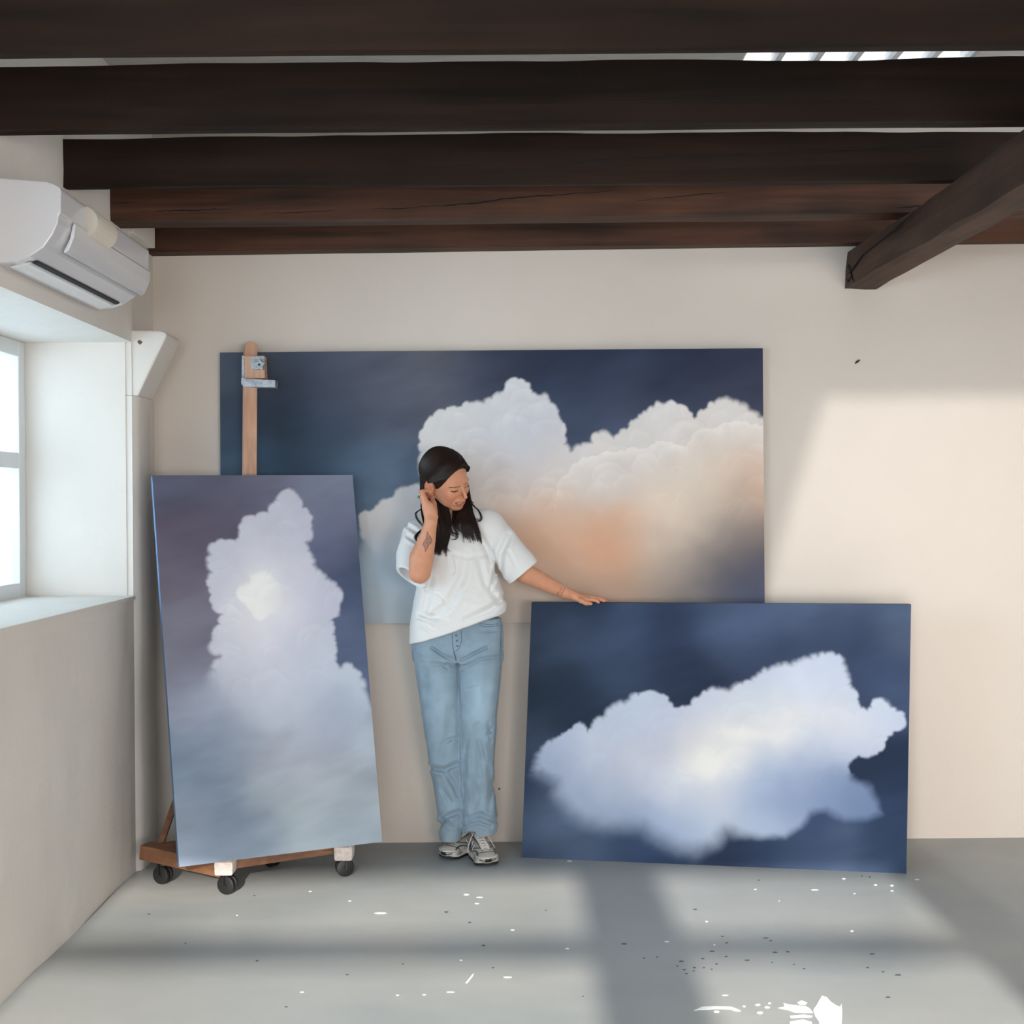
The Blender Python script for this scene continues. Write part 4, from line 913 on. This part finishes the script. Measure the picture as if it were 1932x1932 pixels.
SLn = np.array(U(1, 1, 1)-U(0, 0, 1)); sdir = Uv(986, 1081, 4.715)-Uv(923, 1000, 4.745); sdir /= np.linalg.norm(sdir)
def shirt_field(P):
    d = loft(P, TS, 2.3)
    d = smin(d, chain(P, [Uv(838, 1000, 4.757), Uv(880, 994, 4.757), Uv(915, 996, 4.75)], [.070, .072, .074]), .03)
    d = smin(d, chain(P, [Uv(838, 1002, 4.757), Uv(792, 1009, 4.745)], [.068, .058]), .03)
    # left sleeve
    a = Uv(918, 996, 4.75); b = Uv(998, 1092, 4.712); s = rc(P, a, b, .071, .0735)
    pl = (P-Uv(986, 1081, 4.712))@np.array((.63, -.02, -.76), np.float32)
    inner = rc(P, a, b, .055, .0655)
    s = smax(s, pl, .004); s = np.maximum(s, -np.where(pl > -.035, inner, 9))
    d = smin(d, s, .022)
    # right sleeve, arm raised forward
    a = Uv(787, 1010, 4.742); b = Uv(777, 1100, 4.622); s = chain(P, [a, Uv(777, 1050, 4.69), b], [.060, .062, .062])
    nrm = np.array((-.50, -.42, -.76), np.float32); nrm /= np.linalg.norm(nrm); pl = (P-Uv(777, 1087, 4.628))@nrm
    inner = chain(P, [a, b], [.045, .056]); s = smax(s, pl, .004); s = np.maximum(s, -np.where(pl > -.035, inner, 9))
    d = smin(d, s, .022)
    # neck opening
    d = np.maximum(d, -rc(P, Uv(846, 988, 4.752), from_head((0, .022, -.06)), .0585, .062))
    # hem
    hz = np.interp(to_px(P)[:, 0], [760, 772, 800, 860, 905, 945, 970], [1208, 1217, 1211, 1192, 1174, 1160, 1146])
    p2 = to_px(P); below = (p2[:, 1]-hz)*(4.77/F_PX)
    d = smax(d, below*np.where(np.abs(P[:, 0]+.2) < 1, 1, 1), .006)
    d += creases(P, TSF)+.0035*vnoise(P, 9, 3)+.0012*vnoise(P, 30, 5)
    return d
JR = rows_px([(1165, 782, 946, 4.79, .094), (1190, 780, 948, 4.79, .104), (1215, 778, 948, 4.79, .110), (1245, 781, 948, 4.795, .112)])
LR = rows_px([(1190, 780, 862, 4.79, .10), (1215, 779, 864, 4.79, .106), (1250, 782, 869, 4.795, .105), (1300, 789, 872, 4.80, .098), (1350, 796, 874, 4.805, .090), (1400, 804, 877, 4.815, .086), (1450, 812, 880, 4.835, .083),
              (1500, 820, 881, 4.85, .083), (1535, 826, 880, 4.855, .082), (1560, 829, 876, 4.86, .080), (1574, 828, 872, 4.86, .079), (1590, 831, 870, 4.86, .077)])
LL = rows_px([(1190, 862, 948, 4.79, .10), (1215, 861, 949, 4.79, .106), (1250, 861, 948, 4.79, .105), (1300, 863, 943, 4.785, .098), (1345, 864, 938, 4.775, .090), (1375, 865, 938, 4.775, .087), (1400, 866, 934, 4.785, .084), (1450, 868, 932, 4.80, .082),
              (1500, 870, 934, 4.815, .084), (1535, 872, 939, 4.82, .086), (1555, 871, 940, 4.82, .086), (1575, 873, 937, 4.82, .085)])
def jeans_core(P):
    d = loft(P, JR, 2.3); l1 = loft(P, LR, 2.4); l2 = loft(P, LL, 2.4)
    return smin(smin(d, l1, .012), smin(d, l2, .012), .006)
JNF = [(p_, w_*.9, d_*1.2) for p_, w_, d_ in [([(858, 1246), (838, 1238), (815, 1222)], 3.5, .010), ([(870, 1246), (892, 1234), (918, 1222)], 3.5, .010), ([(864, 1252), (838, 1256), (800, 1250)], 5, .004), ([(872, 1262), (905, 1244), (944, 1238)], 4, .006), ([(785, 1236), (812, 1243)], 4, .003),
       ([(812, 1448), (840, 1453), (862, 1442)], 6, .011), ([(842, 1460), (856, 1480), (864, 1500)], 6, .009), ([(826, 1560), (845, 1540), (864, 1532)], 6, .010), ([(832, 1542), (855, 1560)], 4, .006), ([(900, 1372), (905, 1420), (905, 1470)], 8, .007),
       ([(930, 1374), (918, 1390)], 4, .005), ([(922, 1362), (926, 1400)], 4, .004), ([(880, 1400), (876, 1440), (880, 1470)], 5, .006), ([(882, 1545), (905, 1536), (935, 1548)], 6, .008), ([(920, 1440), (928, 1480), (922, 1530)], 6, .006), ([(850, 1340), (845, 1390), (828, 1430)], 9, .006),
       ([(876, 1560), (900, 1552), (925, 1560)], 4, .006), ([(890, 1470), (900, 1500), (893, 1530)], 7, .006), ([(800, 1260), (806, 1320)], 7, .003), ([(925, 1260), (915, 1320)], 8, .003), ([(880, 1300), (900, 1296)], 3, .003), ([(838, 1400), (860, 1392)], 4, .005), ([(835, 1490), (850, 1515)], 5, .006), ([(905, 1400), (915, 1440)], 5, .005), ([(830, 1250), (845, 1262)], 3, .004)]]
def jeans_field(P):
    d = jeans_core(P); p2 = to_px(P)
    top = (P[:, 2]-U(865, 1166, 4.79).z); d = smax(d, top, .004)
    # hollow hems
    for R_, zc in ((LR, U(850, 1580, 4.86).z), (LL, U(905, 1568, 4.82).z)):
        c = np.array(sorted(R_))[0]; m_ = (np.abs(P[:, 0]-c[1]) < c[3]*1.08)
        cut = zc-P[:, 2]; near = np.abs(P[:, 2]-zc) < .2
        ins = loft(P, R_, 2.4)+.004
        sel = near & m_ if R_ is LR else near & (P[:, 0] > -.209)
        sel = (near & (P[:, 0] < -.209)) if R_ is LR else (near & (P[:, 0] >= -.209))
        d = np.where(sel, np.maximum(d, cut), d); d = np.where(sel & (P[:, 2] < zc+.02), np.maximum(d, -ins), d)
    # seams
    sm = np.zeros(len(P))
    for pts in ([(862, 1250), (868, 1330), (872, 1410), (875, 1500), (874, 1560)],):
        for a, b in zip(pts[:-1], pts[1:]): sm = np.maximum(sm, np.exp(-(seg2(p2, a, b)[0]/1.6)**2))
    return d+creases(P, JNF)+.0028*vnoise(P, 11, 8)+.0010*vnoise(P, 34, 6)+sm*.003
V, Q_ = net(jeans_field, (-.44, 4.62, .03), (.0, 4.96, 1.0), .0030)
V = relax(V, Q_, 1, .4)
p2 = to_px(V); dn = s2l((138, 160, 176)); c = np.tile(dn, (len(V), 1))
fade = np.exp(-((p2[:, 0]-905)/22)**2-((p2[:, 1]-1330)/50)**2)+.6*np.exp(-((p2[:, 0]-830)/20)**2-((p2[:, 1]-1320)/60)**2)
c = c*(1+.35*fade[:, None])*(1+.10*fbm(V, 25, 4, 4))[:, None]
hz = np.where(p2[:, 0] < 871, 1580, 1568)
hem = np.clip((p2[:, 1]-(hz-4.5))/2, 0, 1)*(p2[:, 1] > 1540); st = (.5+.5*np.sin(p2[:, 0]*2.1+3*vnoise(V, 60, 1)))
c = c*(1-.30*hem[:, None])+hem[:, None]*s2l((196, 208, 214))*(.02+.26*st[:, None])
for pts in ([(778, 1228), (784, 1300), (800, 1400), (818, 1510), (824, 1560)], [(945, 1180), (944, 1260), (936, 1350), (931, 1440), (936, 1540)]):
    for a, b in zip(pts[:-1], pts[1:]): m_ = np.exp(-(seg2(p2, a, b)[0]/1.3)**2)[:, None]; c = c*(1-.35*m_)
M_DENIM = attr_mat('light_washed_denim', .85, bump=(600, .16), spec=.15, sheen=.2)
jeans = np_mesh('jeans', V, Q_, M_DENIM, person, True, np.clip(c, 0, 1))

V, Q_ = net(shirt_field, (-.50, 4.50, .78), (.16, 4.92, 1.46), .0030)
V = relax(V, Q_, 1, .4)
M_TEE = mat('white_cotton', rgb(228, 228, 227), .9, bump=(500, .08), spec=.15); M_TEE.node_tree.nodes['Principled BSDF'].inputs['Sheen Weight'].default_value = .2
tee = np_mesh('t_shirt', V, Q_, M_TEE, person)
# ribbed collar
nb = MB(); ndir = np.array(neck1)-np.array(Uv(846, 988, 4.752)); ndir /= np.linalg.norm(ndir)
a1 = np.cross(ndir, (0, 1, 0)); a1 /= np.linalg.norm(a1); a2 = np.cross(ndir, a1)
ctr = np.array(Uv(849, 972, 4.752)); path = []
for t in np.linspace(0, 2*math.pi, 49): path.append(ctr+a1*.0615*math.cos(t)+a2*.0615*math.sin(t)+np.array((0, 0, .012*math.sin(t) if False else 0)))
nb.tube(path, .0085, 10); nb.build('collar', M_TEE, tee, smooth=True)

# details of the jeans, laid on the cloth
from mathutils.bvhtree import BVHTree
def bvh_of(o):
    m_ = o.data; vs = np.empty(len(m_.vertices)*3, np.float32); m_.vertices.foreach_get('co', vs); vs = vs.reshape(-1, 3)
    return BVHTree.FromPolygons([Vector(v) for v in vs.tolist()], [tuple(p.vertices) for p in m_.polygons])
def lay(bvh, pts, off=.0008, n=8):
    """points of a polyline dropped onto a surface from the front"""
    out = []
    for (ax, ay), (bx, by) in zip(pts[:-1], pts[1:]):
        for t in np.linspace(0, 1, n, endpoint=False):
            p = U(ax+(bx-ax)*t, ay+(by-ay)*t, 1.0); d = (p-Vector((0, 0, CAM_Z))).normalized()
            h = bvh.ray_cast(Vector((0, 0, CAM_Z))+d*3.9, d, 3)
            if h[0] is not None: out.append(h[0]-d*off)
    return out
jb = bvh_of(jeans)
M_THREAD = mat('dark_blue_stitching', rgb(84, 102, 122), .8); M_DEN2 = mat('denim_trim', rgb(120, 144, 166), .85, bump=(300, .3), var=(90, .15)); M_BRASS = mat('dull_metal_button', rgb(92, 100, 110), .5, .5)
fly = MB()
for pts in ([(853, 1196), (854, 1215), (856, 1232), (861, 1250)], [(870, 1190), (871, 1208), (866, 1224), (858, 1230)], [(857, 1230), (862, 1249)]):
    P_ = lay(jb, pts);
    if len(P_) > 2: fly.tube(P_, .0011, 5)
fly.build('fly_seam', M_THREAD, jeans, smooth=True)
for pts in ([(903, 1179), (915, 1183), (930, 1182), (944, 1179)], [(904, 1176), (925, 1179), (943, 1176)], [(943, 1168), (946, 1180), (945, 1200), (944, 1215), (947, 1222)]):
    P_ = lay(jb, pts)
    if len(P_) > 2: MB().tube(P_, .0009, 5).build('pocket_seam', M_THREAD, jeans, smooth=True)
for (x, y) in ((861, 1199), (862, 1209), (863, 1219)):
    P_ = lay(jb, [(x, y), (x+1, y)], .002, 2)
    if P_: MB().cyl(P_[0], P_[0]+Vector((0, -.002, 0)), .0042, 14, .001).build('button', M_BRASS, jeans, smooth=True)

# ---- sneakers
M_SHOE = attr_mat('grey_and_white_mesh_upper', .6, bump=(400, .3)); M_SOLE = mat('white_midsole', rgb(206, 202, 194), .6); M_SOLEC = attr_mat('two_tone_midsole', .6); M_OUT = mat('black_outsole', rgb(24, 24, 26), .6)
M_LACE = mat('white_lace', rgb(226, 222, 216), .8); M_LOGO = mat('black_letter', rgb(26, 26, 30), .5)
SH = np.array([  # y from heel (0) to toe (.268), half width, top height, centre x shift
    (0, .022, .066, 0), (.02, .033, .086, 0), (.06, .036, .094, 0), (.10, .038, .090, 0), (.14, .042, .078, .002), (.18, .047, .063, .003), (.22, .047, .052, .001), (.25, .038, .045, -.003), (.270, .018, .036, -.006)])
def shoe_local(P, org, ang, sx):
    ca, sa = math.cos(ang), math.sin(ang); q = P-org
    x = (q[:, 0]*ca+q[:, 1]*sa)*sx; y = -(-q[:, 0]*sa+q[:, 1]*ca); return x, y, q[:, 2]
def shoe_world(x, y, z, org, ang, sx):
    ca, sa = math.cos(ang), math.sin(ang); a = x*sx; b = -y; return Vector((org[0]+a*ca-b*sa, org[1]+a*sa+b*ca, org[2]+z))
def make_shoe(name, org, ang, sx, pitch, side):
    org = np.array(org, float)
    def prm(y): return [np.interp(y, SH[:, 0], SH[:, i]) for i in (1, 2, 3)]
    def upper(P):
        x, y, z = shoe_local(P, org, ang, sx); yy = np.clip(y, 0, .27); w_, h_, cx_ = prm(yy); x = x-cx_
        zc = .026; hh = h_-zc; e = np.sqrt((x/w_)**2+(np.clip(z-zc, 0, 1)/hh)**2.0+(np.clip(zc-z, 0, 1)/.012)**2); d = (e-1)*np.minimum(w_, hh)
        d = smax(d, np.maximum(-y, y-.268), .012)
        open_ = ell(np.stack([x, y-.050, z-.098], -1), (0, 0, 0), (.024, .042, .03)); d = smax(d, -open_, .006)
        d += .0018*np.sin(y*190+np.abs(x)*120)*np.exp(-((y-.19)/.06)**2)*0
        return d
    def sole(P, z0=.006, z1=.034, grow=.004):
        x, y, z = shoe_local(P, org, ang, sx); yy = np.clip(y, 0, .27); w_, h_, cx_ = prm(yy); x = x-cx_
        spring = .016*np.clip((y-.19)/.08, 0, 1)**2+.006*np.clip((.03-y)/.03, 0, 1)
        w2 = w_*1.0+grow-.002+.002*np.cos(y*52); end = np.clip(1-((yy-.135)/.1415)**8, .02, 1)**.5
        d = np.abs(x)-w2*np.clip(end, .3, 1); d = smax(d, np.maximum(-y-.004, y-.274), .02); zt_ = z1+.010*np.clip((.08-y)/.08, 0, 1)+.5*spring
        return smax(smax(d, z-zt_-.002*np.sin(y*60), .005), z0+spring-z, .004)
    def outs(P): return smax(sole(P, .0, .010, .0045), -.002+0*P[:, 0]-.5, .01)
    lo = org+np.array((-.30, -.30, -.012)); hi = org+np.array((.30, .06, .115))
    V, Q_ = net(upper, lo, hi, .0022); V = relax(V, Q_, 1, .3)
    x, y, z = shoe_local(V, org, ang, sx); w_, h_, cx_ = prm(np.clip(y, 0, .27)); xr = x-cx_
    c = np.tile(s2l((186, 182, 174)), (len(V), 1)); c *= (1+.10*vnoise(V, 260, 2))[:, None]
    def mix(m_, col, a=1): mk = (np.clip(m_, 0, 1)*a)[:, None]; c[:] = c*(1-mk)+s2l(col)*mk
    mix(((y > .20) & (z > .03))*1., (200, 194, 184), .8)
    mix(np.exp(-((y-.13)/.05)**2)*(np.abs(xr) > .02), (120, 122, 122), .55)
    ln = lambda f, wd: np.clip(1.5-np.abs(f)/(wd*1.35), 0, 1)
    mix(ln(z-(.036+.010*np.sin(y*40)), .0016), (44, 44, 46))
    mix(ln(y-(.228-9*xr**2), .0018)*(z > .034), (44, 44, 46)); mix(ln(np.abs(xr)-(.016+.06*np.clip(.21-y, 0, .1)), .0014)*(y > .095)*(y < .215), (50, 50, 52))
    mix(ln(z-(.052+.25*(y-.17)), .0015)*(y > .10)*(y < .21), (54, 54, 56)); mix(ln(y-.085-.5*(z-.05), .0018), (54, 54, 56)); mix(ln(z-(.074-.6*(y-.03)), .0015)*(y < .09), (54, 54, 56))
    mix((np.abs(xr) < .015)*(y > .10)*(y < .205), (214, 204, 194), .9)
    sh = np_mesh(name, V, Q_, M_SHOE, person, True, np.clip(c, 0, 1))
    V, Q_ = net(lambda P: sole(P), lo, hi, .0026); V = relax(V, Q_, 1, .3); x, y, z = shoe_local(V, org, ang, sx); c = np.tile(s2l((206, 202, 194)), (len(V), 1))
    blk = ((z < .011) | ((y > .246) & (np.abs(x+.004) < .021-.5*np.clip(z-.016, 0, 1)) & (z < .034)))[:, None]; c = np.where(blk, s2l((24, 24, 26)), c)
    pod = np.clip(1.4-np.sqrt(((y-.215)/.022)**2+((z-.024)/.007)**2), 0, 1)[:, None]*(np.abs(x) > .02)[:, None]; c = c*(1-pod)+s2l((120, 120, 118))*pod
    c = c*(1-.75*np.clip(1.5-np.abs(z-.0335-.008*np.clip((.08-y)/.08, 0, 1))/.0016, 0, 1)[:, None]); np_mesh('midsole', V, Q_, M_SOLEC, sh, True, c)
    V, Q_ = net(outs, lo, hi, .0026); np_mesh('outsole', V, Q_, M_OUT, sh)
    # toe bumper and grey pods of the sole
    def on_up(xl, y):
        w_, h_, cx_ = [float(v) for v in prm(y)]; t = max(0, 1-(xl/w_)**2)**.5; return shoe_world(xl+cx_, y, .026+(h_-.026)*t+.0015, org, ang, sx)
    lc = MB()
    for k_ in range(6):
        y0 = .108+.017*k_; y1 = y0+.012
        for sg in (-1, 1):
            P_ = [on_up(sg*(-.0175+.035*t), y0+(y1-y0)*t)+Vector((0, 0, .0035*math.sin(math.pi*t))) for t in np.linspace(0, 1, 7)]; lc.tube(P_, .0024, 6)
    b0 = on_up(0, .100)+Vector((0, 0, .006))
    for sg in (-1, 1):   # bow loops and hanging ends
        lp = [b0+shoe_world(sg*.034*math.sin(t)*.9, .018*math.sin(2*t)*.6+.02*t/3.1, .006*math.sin(t)-.004*t, (0, 0, 0), ang, sx) for t in np.linspace(0, math.pi, 13)]; lc.tube(lp, .0018, 6)
        e0 = [b0, b0+shoe_world(sg*.022, .02, .002, (0, 0, 0), ang, sx), shoe_world(sg*.050, .135, .055, org, ang, sx), shoe_world(sg*.056, .15, .030 if sg*sx < 0 else .04, org, ang, sx)]
        ee = [e0[0].lerp(e0[1], t) for t in np.linspace(0, 1, 4)]+[e0[1].lerp(e0[2], t)+Vector((0, 0, .004*math.sin(math.pi*t))) for t in np.linspace(.2, 1, 6)]+[e0[3]]; lc.tube(ee, .0018, 6)
    lc.build('laces', M_LACE, sh, smooth=True)
    # letter N on the visible side, black with a pale outline
    def letter(off, thick, m_, nm):
        ym, zm, hh, ww = .135, .049, .024, .034
        def sp(u_, v_):      # u 0..1 along the shoe, v 0..1 up
            y = ym+(u_-.5)*ww; z = zm+(v_-.5)*hh-.16*(y-ym); w_, h_, cx_ = [float(a) for a in prm(y)]
            t = max(0, 1-((z-.026)/(h_-.026))**2)**.5 if z > .026 else 1; return shoe_world(side*(w_*t+off)+cx_, y, z, org, ang, sx)
        lt = MB(); r = thick
        for a, b in (((0.1, 0), (0.1, 1)), ((.1, 1), (.9, 0)), ((.9, 0), (.9, 1))):
            lt.tube([sp(a[0]+(b[0]-a[0])*t, a[1]+(b[1]-a[1])*t) for t in np.linspace(0, 1, 6)], r, 6)
        return lt.build(nm, m_, sh)
    letter(-.0016, .0048, M_SOLE, 'letter_border'); letter(.0012, .0031, M_LOGO, 'letter')
    return sh
fl = on_floor(926, 1637); 
def place(heel_px, toe_px):
    h_ = on_floor(*heel_px); t_ = on_floor(*toe_px); d = t_-h_; return h_, math.atan2(d.x, -d.y), d.length
hL, angL, lenL = place((891, 1600), (927, 1637)); angL_ = angL
tL = Vector((on_floor(924, 1637).x, on_floor(924, 1637).y, 0)); oL = tL+Vector((-math.sin(angL)*.268, math.cos(angL)*.268, 0))
make_shoe('sneaker', oL, angL, 1, 0, -1)
tR = on_floor(835, 1623); hR = on_floor(884, 1604); d = (tR-hR); angR = math.atan2(d.x, -d.y); oR = tR+Vector((-math.sin(angR)*.268, math.cos(angR)*.268, 0))
make_shoe('sneaker', oR, angR, -1, 0, -1)

# ---- hair
M_HAIR = mat('dark_brown_hair', rgb(36, 23, 18), .55, spec=.3, var=(220, .3))
def hair_cap(P):
    Q = to_head(P)
    d = ell(Q, (0, .018, .036), (.083, .103, .089)); d = smin(d, ell(Q, (0, .05, -.03), (.070, .060, .075)), .03)
    d = smin(d, ell(Q, (0, .060, -.09), (.062, .045, .07)), .03)
    X = Q[:, 0]
    cut = -(.848*(Q[:, 1]+.067+.35*X*X*8)+.53*(Q[:, 2]-.074))      # face plane, positive in front
    d = smax(d, cut, .006)
    # free the ear and the cheek below the hairline
    d = smax(d, -ell(Q, (-.085, .010, -.012), (.024, .022, .031)), .006); d = smax(d, -ell(Q, (.085, .010, -.012), (.022, .020, .030)), .006)
    d = smax(d, np.where(Q[:, 2] < -.028, .020-(Q[:, 1])-.25*(Q[:, 2]+.028), -1.), .01)
    return d+.0018*np.sin(np.arctan2(Q[:, 1]-.02, Q[:, 0])*70+6*vnoise(Q, 40, 3))*.6
V, Q_ = net(hair_cap, HT-.2, HT+.2, .0030); V = relax(V, Q_, 1, .4)
hair = np_mesh('hair', V, Q_, M_HAIR, person)
hair['label'] = 'long dark brown hair tucked behind one ear'
st = MB()
def strand(path, r): st.tube(path, r, 4, cap=False)
hrng = random.Random(11)
def bez(pts, n=16):
    """smooth curve through control points"""
    P = [np.array(p, float) for p in pts]; P = [2*P[0]-P[1]]+P+[2*P[-1]-P[-2]]; out = []
    for i in range(1, len(P)-2):
        for t in np.linspace(0, 1, n, endpoint=(i == len(P)-3)):
            out.append(.5*((2*P[i])+(-P[i-1]+P[i+1])*t+(2*P[i-1]-5*P[i]+4*P[i+1]-P[i+2])*t*t+(-P[i-1]+3*P[i]-3*P[i+1]+P[i+2])*t**3))
    return out
def lock(pts, n, s0, s1, r=.0011, wave=.004, ns=9, flat=.6):
    """bundle of strands around a guide curve given as (px, py, D)"""
    g = [Uv(*p) for p in pts]
    for _ in range(n):
        a = hrng.uniform(0, 6.283); q = math.sqrt(hrng.random()); end = hrng.uniform(.80, 1.0) if hrng.random() < .6 else 1.0; ph = hrng.uniform(0, 6.28); k = len(g); fan = hrng.uniform(.6, 1.3)
        off0 = np.array((math.cos(a)*q, math.sin(a)*q*flat, 0)); P = []
        for i, c in enumerate(g):
            t = i/(k-1); s_ = s0*(1-t)+s1*t*fan; P.append(c+off0*s_+np.array((1, .3, 0))*math.sin(ph+t*5)*wave*t)
        P = bez(P, ns); m_ = max(3, int(len(P)*min(1, end))); P = P[:m_]
        R = [r*(1-.85*(i/(len(P)-1))**2.5) for i in range(len(P))]; strand(P, R)
# strands over the cap, combed from the crown back over the ear
def capP(th, ph, extra):
    """th: 0 at the crown to 1 at the nape side, ph: direction"""
    r = np.array((.083, .103, .089))+extra; return from_head((r[0]*math.sin(th)*math.cos(ph), .018+r[1]*math.sin(th)*math.sin(ph), .036+r[2]*math.cos(th)))
def hairline(x, z): return -.067-2.8*x*x-.625*(z-.074)
for n_ in range(3000):
    sgn = -1 if hrng.random() < .9 else 1
    y0 = hrng.uniform(-.082, .075); ex = hrng.uniform(-.001, .004); P = []; edge = n_ % 3 == 0; u_ = hrng.random()**1.5*.05
    yend = .030+.55*max(0, y0+.05)+hrng.uniform(-.006, .012); tmax = hrng.uniform(.9, 1.05); x0 = .044
    rx, ry, rz = .083+ex, .103+ex, .089+ex; a0 = math.asin(min(.9, x0/rx))*(1 if sgn < 0 else -1)
    for i in range(13):
        t = i/12*tmax; tc = min(1, t); ang = -a0*1.0*(1-t)+2.0*t; y = y0+(yend-y0)*tc**1.35
        for _k in range(3):
            ky = max(.02, 1-((y-.018)/ry)**2)**.5; sk = 1-(.085 if edge else .04)*math.exp(-t*7); x = sk*sgn*rx*ky*math.sin(ang); z = .036+sk*rz*ky*math.cos(ang)
            h_ = max(hairline(x, z)+.001, -.079)
            if edge: y = h_+u_+max(0, tc-.72)*.25
            y = max(y, h_)
        P.append(from_head((x, y, z)))
    P = bez(P, 3); strand(P, [.0010*min(1, .3+.12*i) for i in range(len(P))])
def locks(pts, nsub, nper, s0, s1, sub=.008, dy=9, **k):
    """a mass of hair made of several smaller waved locks"""
    for _ in range(nsub):
        a = hrng.uniform(-1, 1); b = hrng.uniform(-.5, .5); e = hrng.uniform(-1, .6)*dy; ph = hrng.uniform(0, 6.28); am = hrng.uniform(.6, 2.4); m_ = len(pts); g = []
        for i, (x, y, D) in enumerate(pts):
            t = i/(m_-1); sp_ = s0*(1-t)+s1*t; g.append((x+a*sp_+am*math.sin(ph+4.5*t)*t**1.3, y+e*t**2, D+b*.012))
        lock(g, nper, sub, sub*.55, wave=.003, **k)
# falling locks: guide (px, py, depth), strands, spread at the top and at the tip
locks([(812, 905, 4.75), (813, 935, 4.705), (819, 955, 4.675), (826, 985, 4.64), (830, 1008, 4.63), (828, 1028, 4.625), (825, 1043, 4.622)], 16, 26, 9, 9)
locks([(826, 920, 4.76), (833, 948, 4.69), (839, 966, 4.665), (842, 990, 4.64), (839, 1012, 4.63), (833, 1034, 4.622), (834, 1046, 4.62)], 15, 24, 9, 9)
locks([(836, 935, 4.76), (844, 955, 4.715), (847, 972, 4.675), (850, 993, 4.638), (856, 1008, 4.63), (862, 1010, 4.63)], 3, 10, 5, 4, sub=.005)
locks([(808, 880, 4.76), (803, 920, 4.76), (801, 960, 4.73), (806, 990, 4.67), (812, 1010, 4.64), (818, 1024, 4.63)], 6, 18, 6, 7, sub=.006)
locks([(869, 920, 4.77), (873, 948, 4.735), (875, 968, 4.68), (879, 988, 4.64), (882, 1005, 4.63), (886, 1019, 4.628)], 17, 26, 7, 12, dy=10)
locks([(876, 912, 4.77), (881, 942, 4.74), (885, 966, 4.69), (892, 988, 4.645), (898, 1008, 4.633), (901, 1024, 4.63)], 9, 26, 4, 7)
locks([(864, 925, 4.77), (864, 950, 4.735), (862, 968, 4.685), (860, 988, 4.642), (864, 1004, 4.63), (869, 1010, 4.63)], 3, 20, 5, 5)
lock([(882, 925, 4.76), (885.5, 945, 4.73), (888, 962, 4.70), (893, 985, 4.66)], 22, .003, .008, r=.0008, wave=.004)
# stray curls
lock([(880, 925, 4.74), (890, 950, 4.71), (902, 962, 4.70), (908, 976, 4.67), (903, 984, 4.65), (899, 978, 4.65), (902, 995, 4.64)], 12, .003, .006, r=.0008, wave=.004)
lock([(880, 915, 4.73), (887, 940, 4.70), (894, 950, 4.71), (898, 960, 4.71)], 6, .002, .005, r=.0007)
lock([(806, 955, 4.74), (793, 962, 4.72), (785, 969, 4.70), (789, 981, 4.66), (800, 993, 4.63), (806, 1003, 4.62)], 12, .003, .007, r=.0008)
lock([(828, 990, 4.64), (844, 1003, 4.63), (858, 1006, 4.625), (862, 1013, 4.62), (856, 1019, 4.62), (850, 1014, 4.62)], 14, .006, .007, r=.0008, wave=.004)
lock([(832, 1010, 4.63), (838, 1030, 4.625), (848, 1042, 4.62)], 12, .006, .008, r=.0008, wave=.004)
lock([(802, 995, 4.66), (790, 1005, 4.65), (784, 1016, 4.63), (790, 1026, 4.60)], 40, .005, .006, r=.0009)
st.build('loose_strands', M_HAIR, hair, smooth=True)
